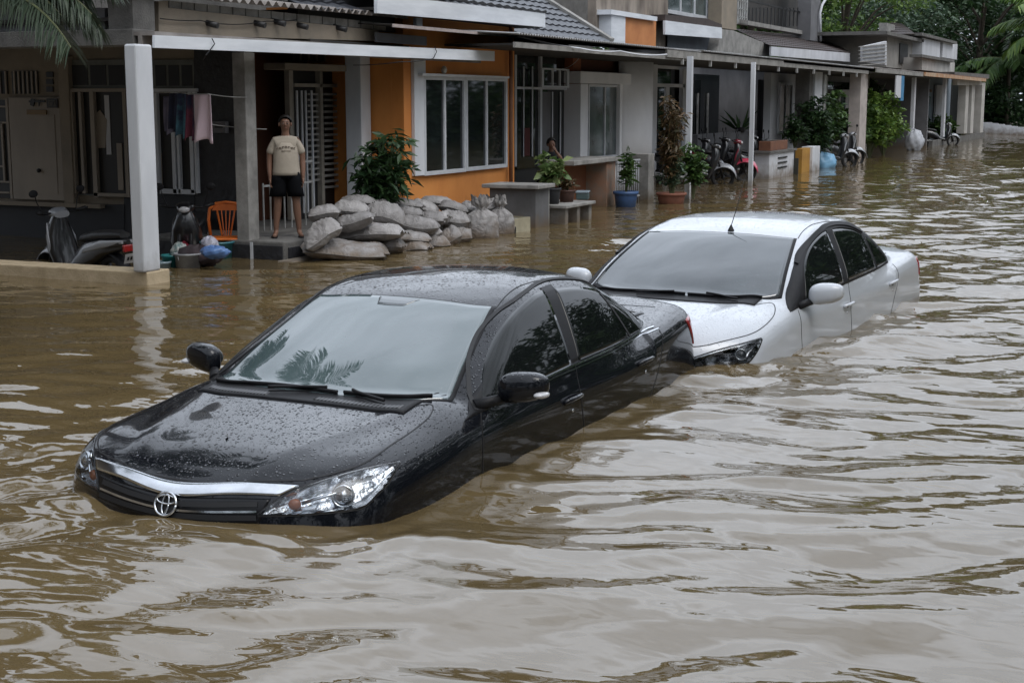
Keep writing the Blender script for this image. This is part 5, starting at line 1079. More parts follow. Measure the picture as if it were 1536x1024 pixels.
# ---- shrubs and pot plants
def bush(name, base, h, r, m, label, seed, n=700, leaf=.12, cat='plant', stems=6, aspect=2.4, group=None, lo=.25, dirs=None, droop=0., ell_=(1, 1, .6), flat=.5, pot=None):
    rs = np.random.RandomState(seed); rnd = random.Random(seed); b = Vector([float(v) for v in base]); e = empty(name, b, 0, label, cat, group)
    mb = MB(); cl = []
    for i in range(stems):
        a = rnd.uniform(0, 6.283); t = rnd.uniform(.5, 1.); q = Vector((r * rnd.uniform(.1, .85) * math.cos(a) * (1.2 - t * .5), r * rnd.uniform(.1, .85) * math.sin(a) * (1.2 - t * .5), h * t)); mb.tube([(0, 0, 0), (q.x * .35, q.y * .35, q.z * .5), q], [.016 + h * .006, .012, .006], 5)
        for s in (.55, .8, 1.): cl.append((Vector((0, 0, 0)).lerp(q, s), r * rnd.uniform(.22, .45)))
    mb.build('stem', STEM, e); C = []; k = max(4, n // len(cl))
    for c, q in cl:
        if c.z < h * lo: continue
        v = rs.normal(size=(k, 3)); v /= np.linalg.norm(v, axis=1)[:, None]; C.append(v * q * rs.rand(k, 1) ** .5 * np.array(ell_) + np.array(c))
    leaves('foliage', np.concatenate(C), leaf, m, e, rs, flat=flat, aspect=aspect, droop=droop); return e
def pot(c, r, h, m, label, cat='pot', rim=True, name='plant_pot', lab2=None):
    e = empty(name, c, 0, label, cat); MB().lathe([(0, 0), (r * .74, 0), (r * .95, h * .86), (r * .95, h * .87), (r * .86, h * .87), (r * .84, h * .8)], (0, 0, 0), 24).build('body', m, e)
    if rim: MB().lathe([(r * .95, h * .84), (r * 1.05, h * .86), (r * 1.05, h), (r * .93, h), (r * .90, h * .86)], (0, 0, 0), 24).build('rim', m, e)
    MB().lathe([(0, h * .82), (r * .88, h * .8)], (0, 0, 0), 20).build('soil', MATS['soil'], e); return e
P_BLK = mat('black_pot', (.03, .032, .037), (.018, .019, .022), rough=.5); P_BRN = mat('brown_pot', (.10, .045, .032), (.06, .03, .022), rough=.6, scale=5)
P_BLU = mat('blue_pot', (.05, .11, .25), (.035, .075, .17), rough=.45, scale=5); P_TER = mat('terracotta_pot', (.26, .10, .06), (.17, .07, .045), rough=.75, scale=6)
# behind the sandbags
pot((17.05, 9.62, .1), .24, .36, P_BLK, 'dark pot half hidden behind the sandbags, holding the dark leafy shrub')
q = (17.05, 9.62, .3)
bush('leafy_shrub', q, 1.12, .50, LF_DARK, 'dark leafy shrub standing behind the sandbags by the orange wall', 3, 1000, .19, 'shrub', 15, 3.4, droop=.35, lo=.15)
# on the bench
a = ony(829, 300, 8.85); pot((a[0], 8.85, .30), .13, .25, P_BLK, 'small black pot on the concrete bench'); bush('pot_plant', (a[0], 8.85, .5), .52, .30, LF_PALE, 'pale variegated leafy plant in the black pot on the bench', 4, 260, .15, 'plant', 9, 1.7, lo=.1)
a = ony(850, 300, 8.82); pot((a[0], 8.82, .30), .14, .19, P_BRN, 'wide brown pot on the concrete bench'); bush('pot_plant', (a[0], 8.82, .44), .28, .17, LF_RED, 'small russet plant in the brown pot on the bench', 5, 200, .09, 'plant', 8, 3, lo=.1)
a = ony(874, 300, 8.8)
tb = empty('food_tub', (a[0], 8.8, .30), .3, 'grey green plastic tub with a pale lid at the end of the bench', 'tub'); MB().box(-.16, .16, -.1, .1, 0, .11).build('tub', mat('teal_tub', (.07, .11, .11), rough=.5), tb, bevel=.02); MB().box(-.17, .17, -.11, .11, .11, .14).build('lid', mat('pale_lid', (.26, .32, .36), rough=.4), tb, bevel=.012)
# gate pots
pot((25.0, 9.02, -.10), .22, .38, P_BLU, 'blue plastic plant pot standing in the water before the railing'); bush('pot_plant', (25.0, 9.02, .2), .75, .22, LF_MID, 'thin green plant in the blue pot by the railing', 6, 260, .13, 'plant', 7, 2.6, lo=.05)
pot((26.03, 8.5, -.12), .27, .33, P_TER, 'terracotta pot in the water at the foot of the awning post')
bush('tall_shrub', (26.0, 8.5, .15), 1.75, .38, LF_RED, 'tall russet and green shrub in the terracotta pot beside the awning post', 7, 1500, .13, 'shrub', 12, 3.4, lo=.25, droop=.5, ell_=(1, 1, 1.2))
bush('pot_plant', (26.9, 8.35, .05), .95, .34, LF_MID, 'green leafy plant leaning against the foot of the awning post', 8, 600, .12, 'plant', 9, 2, lo=.2)
bush('pot_plant', (26.0, 8.45, .15), .7, .3, LF_BLUE, 'low grey green plant at the base of the russet shrub', 18, 400, .1, 'plant', 8, 2, lo=.1)
# by the yellow and white wall
q = ony(1222, 236, 9.3); bush('leafy_shrub', (q[0], 9.25, .05), 1.95, .8, LF_DARK, 'large dark green shrub hanging over the yellow and white wall', 9, 2600, .15, 'shrub', 18, 2, lo=.12)
q = ony(1198, 200, 9.4); bush('pot_plant', (q[0], 9.5, .6), .9, .5, LF_DARK, 'dark plant beside the windowed wall above the planter box', 10, 700, .14, 'plant', 9, 2, lo=.1)
q = ony(1240, 200, 9.3); bush('leafy_shrub', (q[0] + .6, 9.35, .0), 2.3, .7, LF_MID, 'taller mid green shrub right of the yellow wall', 19, 1500, .16, 'shrub', 12, 2, lo=.3)
# bromeliad on the garage wall
q = ony(1110, 199, 10.95); rs = np.random.RandomState(5); e = empty('pot_plant', (q[0], 10.95, q[2]), 0, 'dark spiky leafed plant on the low garage wall behind the scooters', 'plant'); a = rs.rand(12) * 6.28
leaves('foliage', np.zeros((12, 3)), .62, LF_DARK, e, rs, dirs=np.stack([np.cos(a) * .7, np.sin(a) * .7, .4 + rs.rand(12) * .7], 1), aspect=6); MB().lathe([(0, -.0), (.12, 0), (.15, .14)], (0, 0, 0), 12).build('pot', P_BLK, e)
# big bank of shrubs
sg = 'shrubs crowding the bank by the two storey house'
for i, (px, py, h, r, m, lb) in enumerate(((1318, 238, 1.7, .95, LF_MID, 'dark green round shrub nearest the square column'), (1340, 237, 2.1, 1.0, LF_BRIGHT, 'bright green shrub in the middle of the bank'), (1360, 233, 1.9, .9, LF_BRIGHT, 'bright shrub beside the pale hanging sack'), (1330, 225, 2.7, .9, LF_DARK, 'tall dark shrub at the back of the bank'), (1316, 225, 2.6, .7, LF_DARK, 'dark climbing plant beside the square column'))):
    q = onz(px, py, 0); bush('leafy_shrub', (q[0], q[1] + .8, -.05), h, r, m, lb, 30 + i, 2200, .20, 'shrub', 20, 2.2, sg, lo=.05)
for i, (px, py, h, r, m, lb) in enumerate(((1408, 205, 1.8, .7, LF_MID, 'leafy pot plant before the blue door'), (1422, 204, 1.3, .8, LF_BLUE, 'grey green pot plant before the blue house'), (1446, 205, 1.2, .7, LF_MID, 'low plant at the foot of the far carport'), (1462, 203, .9, .7, LF_DARK, 'dark low plant under the far carport'))):
    q = onz(px, py + 8, 0); bush('pot_plant', (q[0], q[1] + 1, -.05), h, r, m, lb, 40 + i, 700, .22, 'plant', 12, 2.2, lo=.05)
# bank and low wall where the street leaves the water
gb = MB(); gb.add([(88, -40, -.6), (88, 10.5, -.6), (94, 10.5, .25), (94, -40, .25), (135, -40, .4), (135, 10.5, .4)], [(0, 1, 2, 3), (3, 2, 5, 4)]); tag(gb.build('bank', mat('grass_bank', (.06, .09, .03), (.04, .05, .025), rough=.9, scale=2)), kind='structure')
lw_ = empty('stone_wall', (86, 8, 0), 0, 'low white block wall in the water at the far end of the street', 'wall')
for i in range(9):
    a = onz(1478 + i * 9.5, 200 + i * .5, 0); MB().box(a[0] - .2 - 86, a[0] + .2 - 86, a[1] - .34 - 8, a[1] + .34 - 8, -.4, .62 - i * .04).build('block', PALEW, lw_)
# ------------------------------------------------------------------ sandbags
def sackmat():
    m, nt, p, ln = nmat('sack_cloth'); N = nt.nodes.new; tc = N('ShaderNodeTexCoord'); oi = N('ShaderNodeObjectInfo')
    n = N('ShaderNodeTexNoise'); n.inputs['Scale'].default_value = 4; n.inputs['Detail'].default_value = 7; ln(tc.outputs['Object'], n.inputs['Vector'])
    r = N('ShaderNodeValToRGB'); r.color_ramp.elements[0].position = .3; r.color_ramp.elements[1].position = .65; r.color_ramp.elements[0].color = (.17, .158, .148, 1); r.color_ramp.elements[1].color = (.31, .295, .288, 1); ln(n.outputs['Fac'], r.inputs[0])
    hs = N('ShaderNodeHueSaturation'); mr = N('ShaderNodeMapRange'); mr.inputs[3].default_value = .72; mr.inputs[4].default_value = 1.12; ln(oi.outputs['Random'], mr.inputs[0]); ln(mr.outputs[0], hs.inputs['Value']); ln(r.outputs[0], hs.inputs['Color'])
    g = N('ShaderNodeNewGeometry'); sx = N('ShaderNodeSeparateXYZ'); ln(g.outputs['Position'], sx.inputs[0]); n2 = N('ShaderNodeTexNoise'); n2.inputs['Scale'].default_value = 6; n2.inputs['Detail'].default_value = 6; ln(g.outputs['Position'], n2.inputs['Vector'])
    ad = N('ShaderNodeMath'); ad.operation = 'MULTIPLY_ADD'; ad.inputs[1].default_value = -.6; ln(n2.outputs['Fac'], ad.inputs[0]); ln(sx.outputs['Z'], ad.inputs[2]); m2 = N('ShaderNodeMapRange'); m2.inputs[1].default_value = -.28; m2.inputs[2].default_value = -.08; m2.inputs[3].default_value = .85; m2.inputs[4].default_value = 0; ln(ad.outputs[0], m2.inputs[0])
    mx = N('ShaderNodeMix'); mx.data_type = 'RGBA'; ln(m2.outputs[0], mx.inputs[0]); ln(hs.outputs[0], mx.inputs[6]); mx.inputs[7].default_value = (.14, .10, .065, 1); ln(mx.outputs[2], p.inputs['Base Color']); p.inputs['Roughness'].default_value = .62
    n3 = N('ShaderNodeTexNoise'); n3.inputs['Scale'].default_value = 7; n3.inputs['Detail'].default_value = 4; n3.inputs['Distortion'].default_value = 1.2; ln(tc.outputs['Object'], n3.inputs['Vector']); b = N('ShaderNodeBump'); b.inputs['Strength'].default_value = .8; b.inputs['Distance'].default_value = .05; ln(n3.outputs['Fac'], b.inputs['Height']); ln(b.outputs[0], p.inputs['Normal'])
    return m
SACK = sackmat(); SEAM = mat('sack_thread', (.16, .15, .14), rough=.8)
Rh = Vector((math.sin(YAW), -math.cos(YAW), 0)); Fh = Vector((math.cos(YAW), math.sin(YAW), 0))
def sandbag(px, py, w, h, ang, label, back=0., seed=0, upright=False):
    Yf = 9.22 + (px - 480) / 280. * (8.72 - 9.22) + back; p = ony(px, py, Yf); d = (Vector(p) - Vector(_C)).dot(Vector(_F)); s = d / F_PX
    W = w * s * .5; H = h * s * .5; D = max(.17, min(.30, W * .62)); rnd = random.Random(seed); rs = np.random.RandomState(seed + 500)
    e = empty('sandbag', (p[0] + Fh.x * D * .6, p[1] + Fh.y * D * .6, p[2]), math.atan2(Rh.y, Rh.x) + rnd.uniform(-.22, .22), label, 'sandbag', 'sandbags piled before the porch and orange wall')
    ca, sa = math.cos(R_(ang)), math.sin(R_(ang)); ph = rs.rand(8) * 6.28; from mathutils import noise as mn; off = Vector((seed * 3.1, seed * 1.7, 0))
    if upright:
        nu, nv = 44, 36; G = []
        for i in range(nu + 1):
            u = -1 + 2 * i / nu; t = (u + 1) / 2
            w = np.interp(t, [0, .04, .2, .45, .62, .72, .76, .80, .88, 1.0], [.55, .85, 1.0, .97, .80, .42, .24, .26, .46, .34 + .1 * math.sin(ph[0])]); row = []
            for j in range(nv):
                a = 2 * math.pi * j / nv; c_, s_ = math.cos(a), math.sin(a); fold = .16 * math.sin(9 * a + ph[1]) * np.interp(t, [.4, .72, 1], [0, 1, 1.6]) + .04 * mn.noise(Vector((2 * c_, 2 * s_, 3 * u)) + off) * 2
                row.append((c_ * W * w * (1 + fold) + .05 * W * math.sin(3 * u + ph[2]) + np.interp(t, [.7, 1], [0, .12 * W * math.sin(ph[3])]), s_ * D * .75 * w * (1 + fold), u * H + np.interp(t, [.8, 1], [0, 1]) * .05 * math.sin(5 * a + ph[4])))
            G.append(row)
        mb = MB(); mb.grid(G, closed=True); mb.add(G[0], [tuple(range(nv))], 0, True); mb.build('sack', SACK, e)
        z = -H + 2 * H * .755; MB().tube([(.255 * W * math.cos(a) + .05 * W * math.sin(1.5 + ph[2]), .2 * D * math.sin(a), z) for a in np.linspace(0, 6.283, 18)], .007, 5).build('tie', SEAM, e); return e
    n, k = 40, 26; mb = MB(); edge = []
    for sg_ in (1, -1):
        G = []
        for i in range(n + 1):
            u = -1 + 2 * i / n; row = []
            for j in range(k + 1):
                v = -1 + 2 * j / k
                th = (max(0, 1 - abs(u) ** 3.6) ** .62) * (max(0, 1 - abs(v) ** 2.4) ** .66)
                P0 = Vector((u * 2.2, v * 1.6, sg_ * .7)) + off
                wr = 1 + .20 * mn.noise(P0 * 1.1) + .12 * mn.noise(P0 * 2.7) + .07 * abs(mn.noise(Vector((u * 9, v * 2.5, sg_)) + off))
                crease = .10 * math.exp(-abs(abs(u) - .80) / .09) * math.sin(v * 7 + ph[0]) 
                x = u * W * (1 - .10 * v * v * (1 - abs(u)) + .03 * math.sin(3 * v + ph[1])); y = v * D * (1 - .13 * (1 - u * u) * -1 * .3 - .08 * u * u)
                z = sg_ * H * th * wr * (1 + crease) * (1.0 if sg_ > 0 else .85) + .16 * H * math.sin(2.2 * u + ph[3]) + .10 * H * math.sin(3 * v + ph[4]) - .10 * H * (v < 0) * abs(v)
                row.append((x * ca - z * sa, y, x * sa + z * ca))
            G.append(row)
        mb.grid(G)
        if sg_ == 1: edge = [G[i][0] for i in range(n + 1)]
    mb.build('sack', SACK, e)
    MB().tube([tuple(Vector(q) + Vector((0, -.003, 0))) for q in edge], .0035, 5).build('seam', SEAM, e)
    for sgn in (-1, 1):
        if rnd.random() < .7:   # folded mouth of the sack
            G = []
            for i in range(6):
                t = i / 5; row = []
                for j in range(12):
                    v = -1 + 2 * j / 11; x = sgn * W * (.96 + .11 * t); y = v * D * (.72 + .2 * t); z = .16 * H * math.sin(2.2 * sgn + ph[3]) + (.10 * math.sin(v * 8 + ph[5]) + .18 * v * math.sin(ph[6])) * H * t * 1.6; row.append((x * ca - z * sa, y, x * sa + z * ca))
                G.append(row)
            mb = MB(); mb.grid(G); mb.build('mouth', SACK, e, solid=.008, fixn=False)
    return e
ups = [ (513, 378.5, 112, 29, -2, -.10, 'long bottom sandbag at the near left end of the pile, touching the water'), (553, 379.5, 44, 28, -4, -.16, 'short sandbag at water level just right of the long bottom bag'),
 (482, 354, 54, 32, 26, -.02, 'large full sandbag slumped at the left end of the pile'), (529, 333, 56, 25, 12, -.02, 'sandbag lying on the big slumped one'),
 (557, 352, 86, 26, 3, -.06, 'long sandbag in the middle row over the two bottom bags'), (576, 325, 56, 32, -16, .02, 'bulging sandbag tilted to the right in the third row'),
 (484, 321, 42, 23, 2, .18, 'small open-topped sandbag on the far left of the upper row'), (525, 315, 48, 22, 4, .20, 'pale sandbag in the upper row beside the small open one'), (534, 303, 48, 15, 0, .40, 'flattened sandbag topmost at the left, under the shrub'),
 (602, 307, 58, 15, -3, .34, 'flat folded sandbag on top, left of centre'), (610, 319, 42, 19, -3, .22, 'sandbag under the flat folded one'), (627, 339, 55, 29, -4, .0, 'plump grey sandbag in the centre of the pile'),
 (617, 358.5, 50, 17, 0, -.04, 'thin squashed sandbag below the plump centre one'), (582, 372, 42, 25, 3, -.12, 'muddy sandbag at water level left of centre'), (622, 373.5, 42, 20, 4, -.12, 'sandbag at water level in the centre'),
 (646, 352, 27, 21, 10, -.02, 'small sandbag end filling the gap right of centre'), (635, 312, 36, 22, -8, .38, 'drooping sandbag in the top row right of the flat folded one'), (655, 304, 46, 14, -5, .50, 'flat sandbag at the very back of the top'),
 (645, 329, 42, 21, -5, .14, 'sandbag behind the plump centre one'), (682, 331, 38, 28, 3, .10, 'upright-faced sandbag in the right part of the pile'), (679, 313, 40, 20, -8, .30, 'sandbag on top at the right part of the pile'), (661, 329, 24, 20, 8, .05, 'tucked sandbag right of the plump one'),
 (653, 366, 36, 21, 6, -.12, 'wet sandbag at water level right of centre'), (673, 359, 34, 32, 14, -.06, 'crumpled pale sandbag near the tall upright bag'), (691, 356, 27, 27, -12, -.02, 'twisted sandbag against the tall upright bag'), (704, 314, 27, 18, 5, .18, 'small sandbag end behind the tall upright bag'), (737, 309, 30, 18, 8, .22, 'small sandbag between the two tied upright bags'), (560, 307, 40, 14, 2, .42, 'flattened sandbag at the back under the shrub stems')]
ups += [(600, 338, 60, 34, 0, .42, 'sandbag at the back of the pile left of centre, mostly hidden'), (642, 345, 60, 34, 0, .40, 'sandbag at the back of the pile right of centre, mostly hidden'), (680, 345, 56, 36, 3, .42, 'sandbag at the back of the pile behind the upright bags, mostly hidden'), (550, 345, 60, 36, 0, .45, 'sandbag at the back of the pile behind the long middle bag')]
for i, (px, py, w, h, a, bk, lb) in enumerate(ups): sandbag(px, py, w * 1.13, h * 1.08, a, lb, bk, i)
sandbag(722, 333, 56, 72, 0, 'tall upright sandbag with tied neck, the larger of two', -.05, 71, True); sandbag(750, 330, 44, 66, 0, 'upright sandbag with tied neck next to the pale crate', .05, 72, True)
for (px, py, Yq, lb) in ((719, 292, 8.95, 0), (753, 298, 8.95, 0)): pass
# ------------------------------------------------------------------ orange chair
CHO = mat('orange_plastic', (.70, .17, .025), (.60, .14, .02), rough=.4, scale=5)
def chair():
    q = onz(341, 385, 0); s = .92
    e = empty('plastic_chair', (q[0] + .1, q[1] + .1, -.20), R_(-60), 'orange plastic chair with slatted back by the dark tiled wall', 'chair')
    # local: x right, -y front
    MB().box(-.20, .20, -.20, .20, .40, .43).build('seat', CHO, e, bevel=.015)
    P = []
    for t in np.linspace(0, 1, 21):
        a = math.pi * t; P.append((-.21 * math.cos(a) if True else 0, .22 + .03 * math.sin(a), .43 + .40 * min(1, 1.6 * math.sin(a) ** .7)))
    mb = MB(); mb.tube([(-.19, .20, .42), (-.215, .23, .62), (-.20, .25, .76), (-.12, .26, .825), (0, .265, .84), (.12, .26, .825), (.20, .25, .76), (.215, .23, .62), (.19, .20, .42)], .020, 8); mb.build('back_frame', CHO, e)
    mb = MB(); mb.hexa([(-.17, .245, .74), (.17, .245, .74), (.17, .265, .74), (-.17, .265, .74), (-.13, .25, .82), (.13, .25, .82), (.13, .27, .82), (-.13, .27, .82)]); mb.build('backrest', CHO, e)
    for i, (a, b) in enumerate(((-.10, -.05), (-.05, -.025), (0, 0), (.05, .025), (.10, .05))): MB().bar((a * 1.1, .255, .75), (b, .21, .43), .022, .012).build('slat', CHO, e)
    for sx in (-1, 1):
        for sy in (-1, 1): MB().tube([(sx * .18, sy * .17, .41), (sx * .215, sy * .21, 0)], [.024, .017], 7).build('leg', CHO, e)
    return e
chair()
# ------------------------------------------------------------------ buckets and bundles in the water beside the column
def tub(name, px, py, r, h, m, label, cat, z=-.12, handle=False):
    q = onz(px, py, 0); e = empty(name, (q[0] + r, q[1] + .1, z), 0, label, cat)
    MB().lathe([(0, 0), (r * .82, 0), (r, h), (r * 1.07, h), (r * 1.07, h - .02), (r * 1.0, h - .025), (r * .95, h - .03), (r * .8, .02), (0, .02)], (0, 0, 0), 24).build('bucket', m, e)
    if handle: MB().tube([(math.cos(a) * r * 1.03, .02, h - .03 - math.sin(a) * r * .7) for a in np.linspace(0, math.pi, 12)], .005, 5).build('handle', ALU, e)
    return e
tub('bucket', 281, 404, .15, .33, mat('grey_bucket', (.30, .31, .32), (.18, .18, .19), rough=.5, scale=6), 'grey white bucket standing in the water between the column and the chair', 'bucket', -.16, True)
tub('basin', 322, 389, .20, .30, mat('turquoise_plastic', (.06, .26, .30), (.05, .18, .22), rough=.35, scale=4), 'turquoise plastic basin beside the orange chair', 'basin', -.10)
tub('bucket', 259, 402, .11, .26, mat('teal_plastic', (.02, .20, .20), (.015, .13, .14), rough=.35, scale=4), 'small teal bucket against the white column', 'bucket', -.12)
tub('bucket', 246, 404, .10, .20, mat('ice_blue_plastic', (.30, .40, .45), rough=.35, scale=4), 'ice blue tub next to the column foot', 'bucket', -.12)
def bundle(name, px, py, r, m, label, cat, seed, z=.1):
    q = onz(px, py, z); rs = np.random.RandomState(seed); n, k = 26, 18; G = []; ph = rs.rand(8) * 6.28
    for i in range(k + 1):
        t = math.pi * i / k; row = []
        for j in range(n):
            a = 2 * math.pi * j / n; f = 1 + .10 * math.sin(3 * a + ph[0] + 2 * t) + .07 * math.sin(7 * a + ph[1] - 3 * t) + .05 * math.sin(11 * t + 5 * a + ph[2]); row.append((r[0] * math.sin(t) * math.cos(a) * f, r[1] * math.sin(t) * math.sin(a) * f, r[2] * math.cos(t) * f))
        G.append(row)
    e = empty(name, (q[0], q[1], q[2]), math.atan2(Rh.y, Rh.x), label, cat); mb = MB(); mb.grid(G, closed=True); mb.build('bag', m, e); return e
bundle('black_sack', 299, 384, (.26, .16, .12), mat('purple_black_cloth', (.045, .028, .032), (.02, .015, .018), rough=.7, scale=4), 'dark bundle of cloth lying over the buckets', 'bundle', 1, .12)
bundle('plastic_bag', 315, 368, (.10, .09, .10), mat('white_plastic_bag', (.42, .42, .48), (.28, .28, .34), rough=.4, scale=9, bump=.8, bscale=14), 'crumpled white plastic bag on the turquoise basin', 'bag', 2, .24)
bundle('plastic_bag', 322, 378, (.16, .10, .07), mat('blue_plastic_bag', (.10, .20, .42), (.07, .13, .3), rough=.35, scale=6, bump=.6, bscale=12), 'blue plastic bag in the turquoise basin', 'bag', 3, .20)
bundle('plastic_bag', 269, 380, (.10, .10, .12), mat('mixed_bag', (.34, .34, .32), (.10, .16, .16), rough=.5, scale=14, bump=.8, bscale=14, thr=(.42, .55)), 'pale grey bag wedged beside the teal bucket', 'bag', 4, .14)
q = onz(1233, 248, 0); bundle('plastic_bag', 1233, 246, (.42, .3, .30), mat('sky_blue_bag', (.16, .36, .55), (.22, .42, .6), rough=.35, scale=3, bump=.6, bscale=8), 'round sky blue plastic bag floating beside the yellow and white wall', 'bag', 5, .10)
bundle('white_sack', 1371, 212, (.34, .3, .42), mat('white_sack', (.50, .52, .56), rough=.6, scale=5, bump=.6, bscale=8), 'white bulging sack beside the bright shrubs', 'sack', 6, .35)
# pale crate next to the bags
q = onz(778, 347, 0); e = empty('crate', (q[0], q[1] + .1, -.1), R_(-8), 'pale yellow plastic crate between the upright bag and the planter wall', 'crate')
CRM = mat('cream_plastic', (.42, .38, .27), (.30, .27, .19), rough=.5, scale=5)
for (x0, x1, y0, y1) in ((-.24, .24, -.16, -.145), (-.24, .24, .145, .16), (-.24, -.225, -.144, .144), (.225, .24, -.144, .144)): MB().box(x0, x1, y0, y1, 0, .30).build('side', CRM, e)
MB().box(-.224, .224, -.144, .144, .0, .01).build('bottom', CRM, e); MB().box(-.20, .1, -.1, .1, .16, .29).build('contents', mat('tub_contents', (.25, .24, .22), (.08, .08, .08), rough=.6, scale=20), e, bevel=.03)
e2 = empty('box', (q[0] - .32, q[1] + .0, -.05), 0, 'small black box at the foot of the pale crate', 'box'); MB().box(-.08, .08, -.07, .07, -.05, .14).build('box_body', BLKPL, e2, bevel=.01)
# ------------------------------------------------------------------ washing on a line
WASH = 'washing hung under the carport eave'
Xw, Yw = 14.2, 10.6
def cloth(px0, px1, py0, py1, X, m, label, seed, cat='clothing', taper=0.):
    a = onx(px0, py0, X); b = onx(px1, py0, X); z1 = onx((px0+px1)/2, py1, X)[2]; rs = random.Random(seed); G = []; n = 18
    for i in range(14):
        t = i / 13; row = []
        for j in range(n):
            u = j / (n - 1); y = a[1] + (b[1] - a[1]) * (.5 + (u - .5) * (1 + taper * t)); row.append((X + .035 * math.sin(u * 9 + seed + t * 1.5) * (.3 + t), y, a[2] + (z1 - a[2]) * t * (1 + .05 * math.sin(u * 7 + seed))))
        G.append(row)
    mb = MB(); mb.grid(G); o = mb.build('hanging_cloth', m, None, solid=.006, fixn=False); tag(o, label, cat, WASH)
cloth(291, 316, 142, 212, 14.2, mat('pink_cloth', (.75, .60, .66), (.64, .50, .56), rough=.85, scale=2), 'long pale pink cloth, the rightmost on the washing line', 1, taper=.35)
cloth(278, 291, 142, 208, 14.25, mat('maroon_cloth', (.16, .035, .06), (.02, .02, .05), rough=.9, scale=4, thr=(.4, .6)), 'maroon and navy garment next to the pink cloth', 2, taper=.2)
cloth(266, 279, 140, 205, 14.3, mat('teal_cloth', (.08, .22, .28), (.03, .04, .08), rough=.9, scale=4, thr=(.4, .6)), 'teal and navy shirt hanging mid line', 3, taper=.3)
cloth(255, 266, 140, 196, 14.35, mat('navy_cloth', (.035, .04, .075), (.02, .022, .04), rough=.9, scale=3), 'narrow navy garment on the line', 4, taper=.4)
cloth(246, 258, 145, 200, 14.4, mat('lilac_cloth', (.22, .20, .27), (.10, .10, .15), rough=.9, scale=4), 'lilac grey garment, leftmost on the line beside the column', 5, taper=.3)
def wire(pts, r, label, m=None, cat='cable', name='cable', group=None):
    P = [Vector([float(c) for c in p]) for p in pts]; Q = []
    for i in range(len(P) - 1):
        for t in np.linspace(0, 1, 9)[:-1]: Q.append(P[i].lerp(P[i+1], t) - Vector((0, 0, .03 * (P[i+1] - P[i]).length * 4 * t * (1 - t) * .5)))
    Q.append(P[-1]); o = MB().tube([tuple(p) for p in Q], r, 5).build(name, m or BLKPL, None); return tag(o, label, cat, group)
wire([onx(205, 138, 14.5), onx(232, 139, 14.4), onx(262, 138, 14.3), onx(312, 141, 14.15), onx(372, 146, 15.0)], .006, 'thin washing line strung from the white column to the grey post', STEEL, 'washing line', 'washing_line')
wire([ony(308, 185, 10.6), ony(345, 190, 10.5), ony(400, 194, 10.2)], .006, 'thin cord strung to the grey post beside the man', STEEL, 'cord', 'cord')
wire([ony(-40, 0, 9.98), ony(60, 12, 9.98), ony(100, 20, 9.98), ony(150, 27, 9.98)], .007, 'thin cable drooping across the parapet at top left')
wire([ony(240, 28, 10.08), ony(300, 31, 10.08), ony(345, 37, 10.08), ony(400, 32, 10.08), ony(445, 30, 10.08)], .006, 'thin cable wandering along the cream parapet between the pipe stubs')
wire([ony(318, 58, 9.68), ony(322, 66, 9.67), ony(309, 83, 9.67), ony(305, 90, 9.8)], .006, 'loop of wire hanging over the left part of the white fascia')
wire([ony(652, 70, 9.69), ony(655, 78, 9.66), ony(650, 88, 9.67), ony(600, 93, 9.7), ony(530, 98, 10.)], .006, 'wire looped over the right part of the white fascia')
wire([ony(775, 54, 9.5), ony(870, 73, 8.9), ony(930, 77, 8.88), ony(1000, 82, 8.88)], .016, 'pale pipe running along under the sheet awning', PALEW, 'pipe', 'pipe')
wire([ony(760, 55, 9.5), ony(812, 52, 9.2), ony(872, 58, 8.95)], .005, 'thin wire above the sheet awning')
wire([ony(843, 103, 10.6), ony(868, 88, 9.2)], .005, 'wire from the small transom window up to the awning', STEEL)
cap = MB(); 
for (x0, x1) in ((12.7, 13.6), (13.8, 17.3), (17.6, 20.6)): cap.box(x0, x1, 9.74, 9.80, 2.615, 2.635)
# ------------------------------------------------------------------ scooters
SC_BLK = paint('scooter_black', (.012, .012, .014), drops=.3, rough=.15); SC_RED = paint('scooter_red', (.20, .010, .025), drops=.2, rough=.15); SC_SIL = paint('scooter_silver', (.30, .31, .33), drops=.2, rough=.2); SC_PNK = paint('scooter_pink', (.55, .05, .10), drops=.2, rough=.2)
SEAT = mat('black_vinyl', (.015, .015, .016), rough=.5, scale=8, bump=.2); TYRE = mat('tyre', (.018, .018, .018), rough=.8, scale=10)
def hull(mb, st, n=14, mi=0):
    """st: (x, y, z, half_width, half_height) stations of rounded sections"""
    G = []
    for (x, y, z, w, h) in st: G.append([(x, y + w * math.copysign(abs(math.cos(a)) ** .8, math.cos(a)), z + h * math.copysign(abs(math.sin(a)) ** .8, math.sin(a))) for a in np.linspace(0, 2 * math.pi, n, endpoint=False)])
    mb.grid(G, closed=True); mb.add(G[0], [tuple(range(n))]); mb.add(G[-1], [tuple(range(n))[::-1]]); return mb
RIMM = mat('dark_rim', (.06, .06, .065), rough=.4, metal=.6)
def vhull(mb, st, n=16):
    G = [[(x + dx * math.copysign(abs(math.cos(a)) ** .8, math.cos(a)), y + w * math.copysign(abs(math.sin(a)) ** .8, math.sin(a)), z) for a in np.linspace(0, 2 * math.pi, n, endpoint=False)] for (x, y, z, dx, w) in st]
    mb.grid(G, closed=True); mb.add(G[0], [tuple(range(n))]); mb.add(G[-1], [tuple(range(n))[::-1]]); return mb
